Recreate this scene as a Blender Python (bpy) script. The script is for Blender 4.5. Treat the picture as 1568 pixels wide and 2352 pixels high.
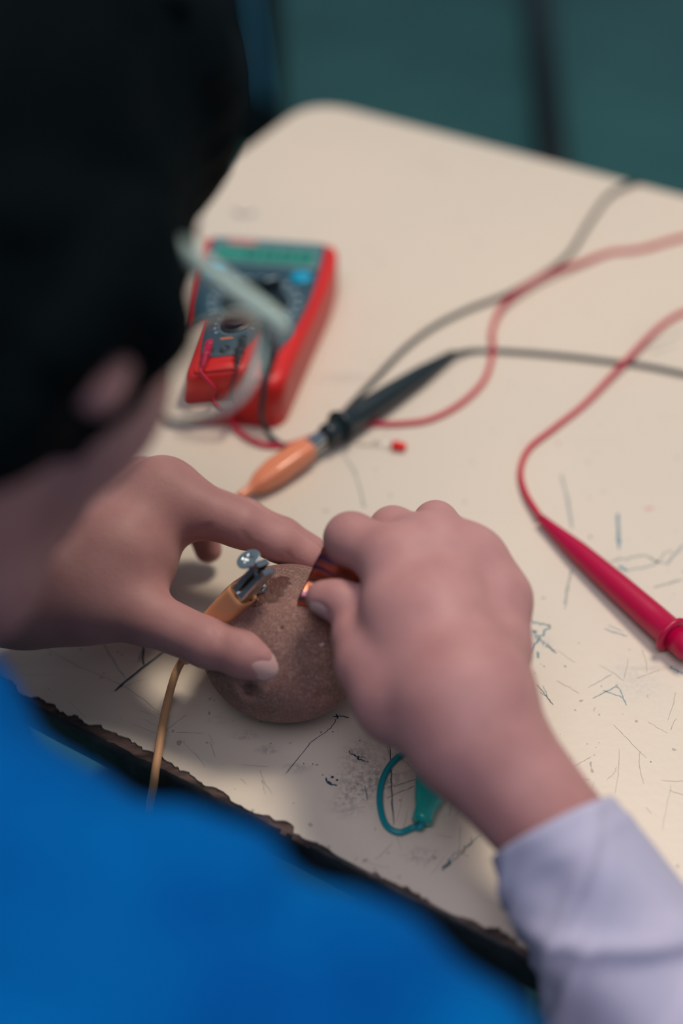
import bpy, bmesh, math, random
import numpy as np
from mathutils import Vector, Matrix

for o in list(bpy.data.objects):
    bpy.data.objects.remove(o)
S = bpy.context.scene
COL = S.collection
rng = np.random.default_rng(7)
random.seed(7)

# ------------------------------------------------------------------ camera
# lengths below are millimetres above / around the desk surface; the desk is 750 mm high
F = 2900.0                       # focal length in pixels of the 1568x2352 frame
TH = math.radians(43.3)          # downward pitch
H = 447.0                        # camera height above the desk
TABLE = 750.0
cT, sT = math.cos(TH), math.sin(TH)
cam = bpy.data.cameras.new('camera')
co = bpy.data.objects.new('camera', cam); COL.objects.link(co); S.camera = co
cam.sensor_fit = 'VERTICAL'; cam.sensor_height = 36.0; cam.lens = F / 2352 * 36.0
co.location = (0, 0, (H + TABLE) / 1000); co.rotation_euler = (math.pi / 2 - TH, 0, 0)
cam.clip_start = 0.01
cam.dof.use_dof = True; cam.dof.focus_distance = 0.548; cam.dof.aperture_fstop = 2.2

# ------------------------------------------------------------------ light
w = bpy.data.worlds.new('room_light'); S.world = w; w.use_nodes = True
w.node_tree.nodes['Background'].inputs[0].default_value = (0.37, 0.46, 0.57, 1)
w.node_tree.nodes['Background'].inputs[1].default_value = 0.42
def area(name, loc, target, size, power, col, sy=None):
    l = bpy.data.lights.new(name, 'AREA'); l.size = size; l.energy = power; l.color = col
    if sy: l.shape = 'RECTANGLE'; l.size_y = sy
    o = bpy.data.objects.new(name, l); COL.objects.link(o); o.location = loc
    o.rotation_euler = (Vector(target) - Vector(loc)).to_track_quat('-Z', 'Y').to_euler()
area('window_light', (0.40, 0.89, 2.34), (0.0, 0.42, 0.75), 0.42, 18.8, (1.0, 0.87, 0.73))
area('fill_light', (-0.2, -0.3, 2.7), (0.0, 0.5, 0.6), 1.2, 18, (0.90, 0.86, 0.98))  # broad cool fill added above and behind the camera to lift the shade
vs = S.view_settings
vs.view_transform = 'Standard'; vs.look = 'None'; vs.exposure = 0.0; vs.gamma = 1.0; vs.use_curve_mapping = False

# ------------------------------------------------------------------ helpers
def A(*v): return np.array(v, float)
def cam2w(X, Y, D): return A(X, D * cT + Y * sT, H - D * sT + Y * cT)
def pt(px, py, z=0.0):           # the point seen at (px, py) lying z mm above the desk
    d = cam2w((px - 784) / F, (1176 - py) / F, 1.0) - A(0, 0, H)
    t = (z - H) / d[2]
    return A(0, 0, H) + d * t
def ptD(px, py, D): return cam2w((px - 784) / F * D, (1176 - py) / F * D, D)
def depth(p): return p[1] * cT + (H - p[2]) * sT
def B(px, py, z, rpx):           # ball: centre, radius
    p = pt(px, py, z); return (p, rpx * depth(p) / F)
def nrm(v): v = np.asarray(v, float); return v / np.linalg.norm(v)

def mk(name, V, Fc, mats, parent=None, label=None, cat=None, group=None, kind=None, smooth=True, midx=None):
    V = np.asarray(V, float)
    lo, hi = V.min(0), V.max(0)
    base = A((lo[0] + hi[0]) / 2, (lo[1] + hi[1]) / 2, lo[2])
    me = bpy.data.meshes.new(name)
    Vl = (V - base) / 1000
    if isinstance(Fc, np.ndarray):
        n = len(Fc); me.vertices.add(len(Vl)); me.vertices.foreach_set('co', Vl.ravel())
        k = Fc.shape[1]; me.loops.add(n * k); me.loops.foreach_set('vertex_index', Fc.ravel().astype(np.int32))
        me.polygons.add(n); me.polygons.foreach_set('loop_start', np.arange(0, n * k, k, dtype=np.int32))
        me.update(calc_edges=True)
    else:
        me.from_pydata([tuple(v) for v in Vl], [], [tuple(int(i) for i in f) for f in Fc])
    if not isinstance(mats, (list, tuple)): mats = [mats]
    for m in mats: me.materials.append(m)
    if midx is not None: me.polygons.foreach_set('material_index', np.asarray(midx, np.int32))
    if smooth: me.polygons.foreach_set('use_smooth', [True] * len(me.polygons))
    me.update(); me.validate()
    o = bpy.data.objects.new(name, me); COL.objects.link(o)
    loc = (base + A(0, 0, TABLE)) / 1000
    if parent is not None:
        o.parent = parent; loc = loc - A(*parent['_w'])
    o['_w'] = list((base + A(0, 0, TABLE)) / 1000)
    o.location = loc
    tag(o, label, cat, group, kind)
    return o
def tag(o, label=None, cat=None, group=None, kind=None):
    if label: o['label'] = label
    if cat: o['category'] = cat
    if group: o['group'] = group
    if kind: o['kind'] = kind
def empty(name, p, label=None, cat=None, group=None):
    o = bpy.data.objects.new(name, None); COL.objects.link(o)
    loc = (np.asarray(p, float) + A(0, 0, TABLE)) / 1000
    o.location = loc; o['_w'] = list(loc); o.empty_display_size = 0.02
    tag(o, label, cat, group); return o

class MB:                                  # collects pieces of one mesh
    def __init__(s): s.V = []; s.F = []; s.M = []; s.n = 0
    def add(s, V, Fc, m=0):
        V = np.asarray(V, float)
        for f in Fc: s.F.append([int(i) + s.n for i in f]); s.M.append(m)
        s.V.append(V); s.n += len(V); return s
    def build(s, name, mats, parent=None, **k):
        return mk(name, np.vstack(s.V), s.F, mats, parent, midx=s.M, **k)

def spline(P, n=8):
    P = [np.asarray(p, float) for p in P]
    P = [2 * P[0] - P[1]] + P + [2 * P[-1] - P[-2]]
    out = []
    for i in range(1, len(P) - 2):
        p0, p1, p2, p3 = P[i - 1], P[i], P[i + 1], P[i + 2]
        for k in range(n):
            t = k / n
            out.append(0.5 * ((2 * p1) + (-p0 + p2) * t + (2 * p0 - 5 * p1 + 4 * p2 - p3) * t * t + (-p0 + 3 * p1 - 3 * p2 + p3) * t ** 3))
    out.append(P[-2]); return np.array(out)
def frames(C):
    T = np.gradient(C, axis=0); T /= np.linalg.norm(T, axis=1)[:, None] + 1e-12
    up = A(0, 0, 1) if abs(T[0][2]) < 0.9 else A(1, 0, 0)
    N = [nrm(up - T[0] * up.dot(T[0]))]
    for i in range(1, len(C)):
        v = N[-1] - T[i] * N[-1].dot(T[i]); N.append(nrm(v))
    N = np.array(N); return T, N, np.cross(T, N)
def tube(C, R, seg=12, cap=True, sx=1.0):   # R scalar or per point; sx flattens along the second axis
    C = np.asarray(C, float); n = len(C); R = np.broadcast_to(np.asarray(R, float), (n,))
    T, N, Bn = frames(C)
    a = np.linspace(0, 2 * math.pi, seg, endpoint=False)
    V = C[:, None, :] + R[:, None, None] * (np.cos(a)[None, :, None] * N[:, None, :] + sx * np.sin(a)[None, :, None] * Bn[:, None, :])
    V = V.reshape(-1, 3); Fc = []
    for i in range(n - 1):
        for j in range(seg):
            k = (j + 1) % seg
            Fc.append([i * seg + j, i * seg + k, (i + 1) * seg + k, (i + 1) * seg + j])
    if cap:
        Fc.append([j for j in range(seg)][::-1]); Fc.append([(n - 1) * seg + j for j in range(seg)])
    return V, Fc
def lathe(p, ax, prof, seg=24, ref=None):   # prof: (distance along axis, radius)
    ax = nrm(ax); r = A(0, 0, 1) if abs(ax[2]) < 0.9 else A(1, 0, 0)
    if ref is not None: r = np.asarray(ref, float)
    u = nrm(r - ax * r.dot(ax)); v = np.cross(ax, u)
    V = []; Fc = []
    for (d, rad) in prof:
        for j in range(seg):
            t = 2 * math.pi * j / seg
            V.append(p + ax * d + rad * (math.cos(t) * u + math.sin(t) * v))
    for i in range(len(prof) - 1):
        for j in range(seg):
            k = (j + 1) % seg
            Fc.append([i * seg + j, i * seg + k, (i + 1) * seg + k, (i + 1) * seg + j])
    Fc.append(list(range(seg))[::-1]); Fc.append([(len(prof) - 1) * seg + j for j in range(seg)])
    return np.array(V), Fc
def box(c, ux, uy, uz, hx, hy, hz):
    V = [np.asarray(c) + a * hx * ux + b * hy * uy + d * hz * uz for d in (-1, 1) for b in (-1, 1) for a in (-1, 1)]
    return np.array(V), [[0, 2, 3, 1], [4, 5, 7, 6], [0, 1, 5, 4], [2, 6, 7, 3], [0, 4, 6, 2], [1, 3, 7, 5]]
def prism(poly, z0, z1, org, ux, uy, uz, inset=0.0):      # extrude a polygon; inset shrinks the top a little as a bevel
    poly = np.asarray(poly, float); n = len(poly); c = poly.mean(0)
    def ring(p, z): return [org + a * ux + b * uy + z * uz for a, b in p]
    rings = [ring(poly, z0)]
    if inset:
        d = poly - c; L = np.linalg.norm(d, axis=1)[:, None]
        rings += [ring(poly, z1 - inset), ring(poly - d / L * inset * .35, z1 - inset * .35), ring(poly - d / L * inset, z1)]
    else: rings.append(ring(poly, z1))
    V = np.array([p for r in rings for p in r]); Fc = []
    for i in range(len(rings) - 1):
        for j in range(n):
            k = (j + 1) % n; Fc.append([i * n + j, i * n + k, (i + 1) * n + k, (i + 1) * n + j])
    Fc.append(list(range(n))[::-1]); Fc.append([(len(rings) - 1) * n + j for j in range(n)])
    return V, Fc
def roundpoly(P, rad, n=6):
    P = [np.asarray(p, float) for p in P]; out = []
    for i in range(len(P)):
        a, b, c = P[i - 1], P[i], P[(i + 1) % len(P)]
        r = rad[i] if isinstance(rad, (list, tuple)) else rad
        r = min(r, np.linalg.norm(a - b) * .48, np.linalg.norm(c - b) * .48)
        s, e = b + nrm(a - b) * r, b + nrm(c - b) * r
        for k in range(n + 1):
            t = k / n; out.append((1 - t) ** 2 * s + 2 * t * (1 - t) * b + t * t * e)
    return np.array(out)

# ------------------------------------------------------------------ materials
def mat(name, col, rough=0.5, metal=0.0, col2=None, scale=40.0, bump=0.0, bscale=None, trans=0.0, ior=1.45, sss=0.0, stretch=(1, 1, 1),
        detail=4, coat=0.0, lo=.35, hi=.65, sssr=(1, .35, .2), spec=0.5, sheen=0.0):
    m = bpy.data.materials.new(name); m.use_nodes = True
    nt = m.node_tree; b = nt.nodes['Principled BSDF']
    b.inputs['Base Color'].default_value = (*col, 1); b.inputs['Roughness'].default_value = rough
    b.inputs['Metallic'].default_value = metal; b.inputs['IOR'].default_value = ior
    b.inputs['Transmission Weight'].default_value = trans; b.inputs['Coat Weight'].default_value = coat
    b.inputs['Specular IOR Level'].default_value = spec
    b.inputs['Sheen Weight'].default_value = sheen
    if sss:
        b.inputs['Subsurface Weight'].default_value = sss; b.inputs['Subsurface Radius'].default_value = sssr
        b.inputs['Subsurface Scale'].default_value = 0.003
    if col2 is not None or bump:
        tc = nt.nodes.new('ShaderNodeTexCoord'); mp = nt.nodes.new('ShaderNodeMapping')
        nt.links.new(tc.outputs['Object'], mp.inputs[0]); mp.inputs['Scale'].default_value = stretch
    if col2 is not None:
        nz = nt.nodes.new('ShaderNodeTexNoise'); nz.inputs['Scale'].default_value = scale; nz.inputs['Detail'].default_value = detail
        nt.links.new(mp.outputs[0], nz.inputs['Vector'])
        rp = nt.nodes.new('ShaderNodeValToRGB'); rp.color_ramp.elements[0].position = lo; rp.color_ramp.elements[1].position = hi
        rp.color_ramp.elements[0].color = (*col, 1); rp.color_ramp.elements[1].color = (*col2, 1)
        nt.links.new(nz.outputs[0], rp.inputs[0]); nt.links.new(rp.outputs[0], b.inputs['Base Color'])
    if bump:
        nb = nt.nodes.new('ShaderNodeTexNoise'); nb.inputs['Scale'].default_value = bscale or scale; nb.inputs['Detail'].default_value = detail
        nt.links.new(mp.outputs[0], nb.inputs['Vector'])
        bp = nt.nodes.new('ShaderNodeBump'); bp.inputs['Strength'].default_value = 1; bp.inputs['Distance'].default_value = bump / 1000
        nt.links.new(nb.outputs[0], bp.inputs['Height']); nt.links.new(bp.outputs[0], b.inputs['Normal'])
    return m
M = {}
M['skin'] = mat('skin', (0.40, 0.195, 0.185), .55, col2=(0.48, 0.25, 0.24), scale=45, bump=.12, bscale=500, spec=.35, sss=.25, lo=.3, hi=.7)
M['nail'] = mat('nail', (0.56, 0.35, 0.33), .25, sss=.2, coat=.2)
M['nail_tip'] = mat('nail_tip', (0.54, 0.38, 0.34), .3)
M['hair'] = mat('hair', (0.0008, 0.003, 0.004), .7, spec=.03, col2=(0.002, 0.0045, 0.0055), scale=60, bump=1.0, bscale=220, stretch=(1, .25, 1))
M['vest'] = mat('blue_knit', (0.0, 0.066, 0.27), .9, col2=(0.0, 0.117, 0.355), scale=14, bump=.4, bscale=300, spec=.05)
M['shirt'] = mat('white_cotton', (0.43, 0.43, 0.57), .85, col2=(0.51, 0.49, 0.62), scale=30, bump=.15, bscale=800, spec=.2)
M['trousers'] = mat('dark_trousers', (0.02, 0.03, 0.05), .9, bump=.2, bscale=400)
M['shoe'] = mat('black_leather', (0.01, 0.01, 0.012), .4)
M['black'] = mat('black_plastic', (0.010, 0.022, 0.028), .38, bump=.05, bscale=500)
M['blackcable'] = mat('black_cable', (0.012, 0.028, 0.038), .35)
M['redcable'] = mat('red_cable', (0.50, 0.005, 0.04), .4)
M['probe_red'] = mat('probe_red', (0.42, 0.0, 0.045), .38)
M['meter_red'] = mat('meter_red', (0.62, 0.012, 0.012), .42, bump=.05, bscale=600)
M['panel'] = mat('meter_panel', (0.020, 0.060, 0.085), .45)
M['lcd'] = mat('lcd_green', (0.03, 0.22, 0.17), .25)
M['lcdink'] = mat('lcd_ink', (0.0, 0.055, 0.05), .3)
M['bezel'] = mat('bezel', (0.10, 0.19, 0.21), .35)
M['button'] = mat('button_blue', (0.0, 0.30, 0.48), .3)
M['white'] = mat('white_print', (0.35, 0.45, 0.50), .5)
M['pink'] = mat('pink_print', (0.55, 0.16, 0.16), .5)
M['orange_print'] = mat('orange_print', (0.8, 0.2, 0.05), .5)
M['knob'] = mat('dial_knob', (0.008, 0.020, 0.026), .35)
M['boot'] = mat('orange_vinyl', (0.80, 0.37, 0.17), .42, sss=.15)
M['boot2'] = mat('salmon_vinyl', (0.72, 0.24, 0.12), .28, sss=.15, coat=.3)
M['orwire'] = mat('orange_wire', (0.56, 0.31, 0.155), .55)
M['steel'] = mat('nickel', (0.55, 0.56, 0.56), .18, 1.0, bump=.04, bscale=400)
M['zinc'] = mat('zinc', (0.46, 0.54, 0.57), .38, 1.0, bump=.05, bscale=300)
M['teal'] = mat('teal_vinyl', (0.0, 0.34, 0.30), .2, coat=.5, sss=.2, sssr=(.2, 1, 1))
M['tealwire'] = mat('teal_wire', (0.0, 0.22, 0.25), .3)
M['redled'] = mat('red_led', (0.75, 0.005, 0.005), .25)
M['frame'] = mat('clear_green_plastic', (0.62, 0.80, 0.72), .2, trans=.2, coat=.3)
def glass():
    m = bpy.data.materials.new('lens_glass'); m.use_nodes = True; nt = m.node_tree
    b = nt.nodes['Principled BSDF']; b.inputs['Base Color'].default_value = (0.97, 1, 0.99, 1)
    b.inputs['Roughness'].default_value = 0.0; b.inputs['Transmission Weight'].default_value = 1; b.inputs['IOR'].default_value = 1.5
    return m
M['glass'] = glass()
M['wood'] = mat('bare_wood', (0.025, 0.017, 0.015), .8, col2=(0.15, 0.095, 0.078), scale=160, bump=.6, bscale=400, stretch=(.35, 1, 1), lo=.38, hi=.62)
M['edge'] = mat('black_painted_edge', (0.005, 0.009, 0.012), .5, col2=(0.02, 0.026, 0.030), scale=120, bump=.5, bscale=260, stretch=(.25, 1, 1), lo=.45, hi=.75)
M['ink'] = mat('blue_black_ink', (0.015, 0.045, 0.075), .5)
M['ink2'] = mat('faded_blue_ink', (0.17, 0.27, 0.30), .5)
M['ink3'] = mat('pale_pencil', (0.36, 0.37, 0.33), .5)
M['ink4'] = mat('thin_scratch', (0.27, 0.24, 0.20), .6)
M['pinkink'] = mat('pink_ink', (0.6, 0.33, 0.33), .6)
M['frame_steel'] = mat('black_steel', (0.008, 0.014, 0.018), .45)
M['darkcloth'] = mat('dark_canvas', (0.008, 0.016, 0.022), .9, bump=.3, bscale=300)
M['bluecloth'] = mat('blue_webbing', (0.10, 0.50, 0.75), .8)
M['seat'] = mat('black_seat', (0.006, 0.010, 0.014), .5)

# ------------------------------------------------------------------ signed-distance modelling (organic things)
def rc(p, q):                               # tapered capsule between two balls
    return ('c', np.asarray(p[0]), np.asarray(q[0]), float(p[1]), float(q[1]))
def el(c, R, ax=None):                      # ellipsoid with rows of ax as its axes
    return ('e', np.asarray(c, float), np.asarray(R, float), np.eye(3) if ax is None else np.asarray(ax, float))
def prim_d(p, P):
    if p[0] == 'c':
        _, a, b, ra, rb = p; ba = b - a; L2 = max(ba.dot(ba), 1e-9)
        pa = P - a; t = np.clip(pa.dot(ba) / L2, 0, 1)
        # shift t so that the cone mantle is tangent to both balls
        L = math.sqrt(L2); d = np.linalg.norm(pa - t[:, None] * ba, axis=1)
        if abs(ra - rb) < L:
            tu = pa.dot(ba) / L2; dp = np.linalg.norm(pa - tu[:, None] * ba, axis=1)
            t = np.clip(tu - dp * (ra - rb) / (L * math.sqrt(L2 - (ra - rb) ** 2)), 0, 1)
            d = np.linalg.norm(pa - t[:, None] * ba, axis=1)
        return d - (ra + (rb - ra) * t)
    _, c, R, ax = p; q = (P - c).dot(ax.T); k0 = np.linalg.norm(q / R, axis=1); k1 = np.linalg.norm(q / (R * R), axis=1)
    return k0 * (k0 - 1) / (k1 + 1e-9)
def bound(p):
    if p[0] == 'c': c = (p[1] + p[2]) / 2; return c, np.linalg.norm(p[1] - p[2]) / 2 + max(p[3], p[4])
    return p[1], float(max(p[2]))
def smin(a, b, k):
    h = np.clip(0.5 + 0.5 * (b - a) / k, 0, 1); return b + (a - b) * h - k * h * (1 - h)
class Grp:
    def __init__(s, prims, k=4.0):
        s.p = prims; s.k = k; bs = [bound(p) for p in prims]
        s.c = np.mean([b[0] for b in bs], axis=0); s.r = max(np.linalg.norm(b[0] - s.c) + b[1] for b in bs)
    def d(s, P, c=None, rad=0):
        out = None
        for p in s.p:
            if c is not None and out is not None:
                bc, br = bound(p)
                if np.linalg.norm(bc - c) - br > rad + 30: continue
            v = prim_d(p, P); out = v if out is None else smin(out, v, s.k)
        return out
def mesher(fn, lo, hi, h, n=16, relax=1):
    lo = np.asarray(lo, float); hi = np.asarray(hi, float)
    nb = np.ceil((hi - lo) / (n * h)).astype(int)
    g = np.stack(np.meshgrid(*[np.arange(k) for k in nb], indexing='ij'), -1).reshape(-1, 3)
    cen = lo + (g + .5) * n * h; rad = n * h * math.sqrt(3) / 2
    d = fn(cen, None, 0)
    keep = g[np.abs(d) < rad * 1.25 + 8]
    N = nb * n + 2; s = n + 1
    li = np.stack(np.meshgrid(*[np.arange(s)] * 3, indexing='ij'), -1).reshape(-1, 3)
    ids = []; vs_ = []; quads = []
    def gid(ijk): return (ijk[..., 0] * N[1] + ijk[..., 1]) * N[2] + ijk[..., 2]
    for b in keep:
        o = b * n; P = lo + (o + li) * h
        D = fn(P, lo + (b + .5) * n * h, rad).reshape(s, s, s)
        neg = D < 0
        if neg.all() or not neg.any(): continue
        cs = np.zeros((n, n, n), int)
        for a in (0, 1):
            for bb in (0, 1):
                for c in (0, 1): cs += neg[a:a + n, bb:bb + n, c:c + n]
        act = np.argwhere((cs > 0) & (cs < 8))
        if len(act):
            acc = np.zeros((len(act), 3)); cnt = np.zeros(len(act))
            for ax in range(3):
                e = np.zeros(3, int); e[ax] = 1; o2 = [k for k in range(3) if k != ax]
                for u in (0, 1):
                    for v in (0, 1):
                        f = np.zeros(3, int); f[o2[0]] = u; f[o2[1]] = v
                        p0 = act + f; p1 = p0 + e
                        d0 = D[p0[:, 0], p0[:, 1], p0[:, 2]]; d1 = D[p1[:, 0], p1[:, 1], p1[:, 2]]
                        m = (d0 < 0) != (d1 < 0); t = np.where(m, d0 / np.where(m, d0 - d1, 1), 0)
                        acc[m] += (p0 + t[:, None] * e)[m]; cnt[m] += 1
            vs_.append(lo + (o + acc / cnt[:, None]) * h); ids.append(gid(act + o))
        for ax in range(3):
            e = np.zeros(3, int); e[ax] = 1; o2 = [(ax + 1) % 3, (ax + 2) % 3]
            s0 = neg[:n, :n, :n]
            s1 = neg[1:n + 1, :n, :n] if ax == 0 else neg[:n, 1:n + 1, :n] if ax == 1 else neg[:n, :n, 1:n + 1]
            E = np.argwhere(s0 != s1)
            if not len(E): continue
            flip = s0[E[:, 0], E[:, 1], E[:, 2]]
            E = E + o; u = np.zeros(3, int); u[o2[0]] = 1; v = np.zeros(3, int); v[o2[1]] = 1
            Q = np.stack([gid(E), gid(E - u), gid(E - u - v), gid(E - v)], 1)
            Q[~flip] = Q[~flip][:, ::-1]; quads.append(Q)
    ids = np.concatenate(ids); V = np.concatenate(vs_); Q = np.concatenate(quads)
    order = np.argsort(ids); ids = ids[order]; V = V[order]
    pos = np.clip(np.searchsorted(ids, Q), 0, len(ids) - 1)
    ok = (ids[pos] == Q).all(1); Q = pos[ok]
    for _ in range(relax):
        acc = np.zeros_like(V); cnt = np.zeros(len(V))
        for a in range(4):
            i, j = Q[:, a], Q[:, (a + 1) % 4]
            for c in range(3): acc[:, c] += np.bincount(i, V[j, c], len(V)) + np.bincount(j, V[i, c], len(V))
            cnt += np.bincount(i, minlength=len(V)) + np.bincount(j, minlength=len(V))
        V = V * .45 + acc / np.maximum(cnt, 1)[:, None] * .55
    return V, Q

LENS_R = 290.0
# ================================================================== THE SETTING
ed = A(.866, -.5, 0); nd = A(.5, .866, 0); UZ = A(0, 0, 1)      # along the desk's edge / across it
def EN(e, n, z=0): return ed * e + nd * n + UZ * z

def floor_mat():
    m = mat('teal_floor', (0.035, 0.15, 0.145), .5, col2=(0.05, 0.20, 0.185), scale=2.5, detail=6)
    return m
V, Fc = box(A(0, 1200, -760), A(1, 0, 0), A(0, 1, 0), UZ, 3000, 3600, 10)
mk('floor', V, Fc, floor_mat(), kind='structure', smooth=False)

# ================================================================== DESK
E0, E1, N0, N1 = -495., 720., 236., 811.
desk = empty('school_desk', EN(100, 520, -750), 'cream laminate school desk with scribbled top and chipped black front edge', 'desk')
def laminate_mat():
    m = bpy.data.materials.new('cream_laminate'); m.use_nodes = True; nt = m.node_tree; L = nt.links
    b = nt.nodes['Principled BSDF']; b.inputs['Roughness'].default_value = .42
    tc = nt.nodes.new('ShaderNodeTexCoord')
    def noise(scale, detail=5, st=None, rough=.5):
        n = nt.nodes.new('ShaderNodeTexNoise'); n.inputs['Scale'].default_value = scale; n.inputs['Detail'].default_value = detail
        n.inputs['Roughness'].default_value = rough
        if st:
            mp = nt.nodes.new('ShaderNodeMapping'); mp.inputs['Scale'].default_value = st[:3]; mp.inputs['Rotation'].default_value = (0, 0, st[3])
            L.new(tc.outputs['Object'], mp.inputs[0]); L.new(mp.outputs[0], n.inputs['Vector'])
        else: L.new(tc.outputs['Object'], n.inputs['Vector'])
        return n.outputs[0]
    def ramp(src, lo, hi):
        r = nt.nodes.new('ShaderNodeMapRange'); r.inputs[1].default_value = lo; r.inputs[2].default_value = hi; r.clamp = True
        L.new(src, r.inputs[0]); return r.outputs[0]
    def mul(a, bb):
        x = nt.nodes.new('ShaderNodeMath'); x.operation = 'MULTIPLY'
        L.new(a, x.inputs[0])
        if isinstance(bb, float): x.inputs[1].default_value = bb
        else: L.new(bb, x.inputs[1])
        return x.outputs[0]
    cur = None
    def mix(fac, col, prev):
        x = nt.nodes.new('ShaderNodeMix'); x.data_type = 'RGBA'
        L.new(fac, x.inputs[0]); x.inputs[7].default_value = (*col, 1)
        if prev is None: x.inputs[6].default_value = (0.66, 0.575, 0.465, 1)
        else: L.new(prev, x.inputs[6])
        return x.outputs[2]
    cur = mix(ramp(noise(5, 3), .4, .7), (0.61, 0.55, 0.46), cur)
    # hairline scratches in three directions
    for rot, sc in ((.5, 55), (-.9, 70), (1.7, 60)):
        s = noise(sc, 2, (.045, 1.0, 1.0, rot)); cur = mix(mul(mul(ramp(s, .69, .72), ramp(noise(12, 2), .45, .6)), .22), (0.26, 0.22, 0.19), cur)
    # specks
    cur = mix(mul(ramp(noise(260, 1), .74, .77), .6), (0.2, 0.17, 0.15), cur)
    # graphite smudges with a place of their own: speckled round patches
    for (px, py, rx, ry, amt, col) in ((880, 1760, 105, 80, .95, (0.11, 0.12, 0.14)), (800, 1825, 70, 55, .75, (0.13, 0.15, 0.17)), (960, 1800, 60, 60, .6, (0.13, 0.14, 0.16)),
                             (965, 1965, 50, 25, .6, (0.2, 0.2, 0.2)), (1400, 1330, 110, 60, .4, (0.25, 0.36, 0.38)), (1480, 1560, 100, 90, .3, (0.25, 0.36, 0.4)),
                             (1500, 1400, 90, 70, .35, (0.25, 0.36, 0.38)), (975, 380, 60, 30, .3, (0.3, 0.3, 0.3)), (510, 1655, 34, 14, .8, (0.16, 0.17, 0.2)), (560, 1688, 38, 13, .8, (0.2, 0.2, 0.22)), (618, 1722, 38, 13, .8, (0.2, 0.2, 0.22)), (680, 1765, 40, 14, .8, (0.2, 0.2, 0.22)),
                             (1500, 790, 90, 60, .25, (0.3, 0.33, 0.33)), (1250, 1480, 30, 30, .3, (0.2, 0.33, 0.42))):
        p = pt(px, py); r = abs(pt(px + rx, py)[0] - p[0]) / 1000; q = abs(pt(px, py - ry)[1] - p[1]) / 1000
        mp = nt.nodes.new('ShaderNodeMapping'); mp.vector_type = 'TEXTURE'
        mp.inputs['Location'].default_value = (p[0] / 1000 - lam_base[0], p[1] / 1000 - lam_base[1], 0)
        mp.inputs['Scale'].default_value = (r, q, 1)
        L.new(tc.outputs['Object'], mp.inputs[0])
        ln = nt.nodes.new('ShaderNodeVectorMath'); ln.operation = 'LENGTH'; 
        sx = nt.nodes.new('ShaderNodeVectorMath'); sx.operation = 'MULTIPLY'; sx.inputs[1].default_value = (1, 1, 0)
        L.new(mp.outputs[0], sx.inputs[0]); L.new(sx.outputs[0], ln.inputs[0])
        fall = ramp(ln.outputs['Value'], 1.1, .2)
        grain = ramp(noise(520, 4, rough=.75), .42, .58); cloud = ramp(noise(38, 5), .38, .62)
        cur = mix(mul(mul(mul(fall, grain), cloud), amt), col, cur)
    L.new(cur, b.inputs['Base Color'])
    bp = nt.nodes.new('ShaderNodeBump'); bp.inputs['Distance'].default_value = .00008; L.new(noise(300, 3), bp.inputs['Height']); L.new(bp.outputs[0], b.inputs['Normal'])
    return m
# laminate sheet with a broken front edge
rp = [EN(E0, N1), EN(E1, N1), EN(E1, N0), EN(E0, N0)]
corner = roundpoly([(E0, N0 + 2), (E0, N1), (E1, N1), (E1, N0 + 2)], [6, 38, 38, 6], 10)
front = []
e = E1 - 4
rw = 0.0; chip = 0
while e > E0 + 4:
    rw = rw * .86 + rng.normal(0, .55)
    if chip > 0: chip -= 1
    elif rng.random() < .035: chip = int(rng.integers(3, 14)); 
    base = 1.7 + .9 * math.sin(e * .021 + 1) + .5 * math.sin(e * .07)
    front.append((e, N0 + max(.3, base + rw + (1.5 if chip else 0)))); e -= rng.uniform(.8, 2.0)
poly = [tuple(c) for c in corner[11:-11]] 
poly = [tuple(c) for c in corner] 
# corner order runs near-left -> far-left -> far-right -> near-right, then the ragged front back to the left
outline = poly + front
cen = EN((E0 + E1) / 2, (N0 + N1) / 2)
mb = MB()
top = np.array([EN(a, b_, 0) for a, b_ in outline]); bot = top - UZ * .9
n = len(outline)
mb.add(np.vstack([top, bot]), [list(range(n))[::-1]] + [[i, (i + 1) % n, n + (i + 1) % n, n + i] for i in range(n)], 0)
nlam = n
# inked lines and scratches drawn on the laminate
def ribbon(P, wpx, m, z=.06, jit=0.0):
    P = [pt(*p) for p in P]
    C = spline(P, 6) if len(P) > 2 else np.linspace(P[0], P[1], 10)
    C = C + rng.normal(0, .12 + jit, C.shape) * A(1, 1, 0)
    T = np.gradient(C, axis=0); T[:, 2] = 0; T /= np.linalg.norm(T, axis=1)[:, None] + 1e-9
    Nn = np.stack([-T[:, 1], T[:, 0], 0 * T[:, 0]], 1)
    k = len(C); wv = wpx / 5.2 / 2 * (1 + rng.normal(0, .18, k)); wv[0] *= .4; wv[-1] *= .4
    a = C + Nn * wv[:, None] + UZ * z; b_ = C - Nn * wv[:, None] + UZ * z
    a[:, 2] = z; b_[:, 2] = z
    mb.add(np.vstack([a, b_]), [[i, i + k, i + k + 1, i + 1] for i in range(k - 1)], m)
def dot(px, py, rpx, m, z=.07):
    c = pt(px, py); r = rpx / 5.2; a = np.linspace(0, 2 * math.pi, 12, endpoint=False)
    mb.add(np.array([c + A(r * math.cos(t), r * math.sin(t), z) for t in a]), [list(range(12))], m)
INK, FAD, PEN, SCR, PNK = 1, 2, 3, 4, 5
ribbon([(262, 1588), (300, 1556), (382, 1492)], 5, INK)
ribbon([(331, 1478), (328, 1505), (330, 1528)], 4, INK); ribbon([(318, 1522), (322, 1505), (331, 1488)], 2.5, FAD)
ribbon([(238, 1478), (260, 1518), (288, 1560)], 4, PEN)
ribbon([(885, 1658), (893, 1692), (897, 1760), (899, 1820), (904, 1895)], 2.6, INK)
ribbon([(838, 1662), (866, 1680), (897, 1695)], 1.8, INK); ribbon([(884, 1668), (893, 1735)], 1.5, SCR)
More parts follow.
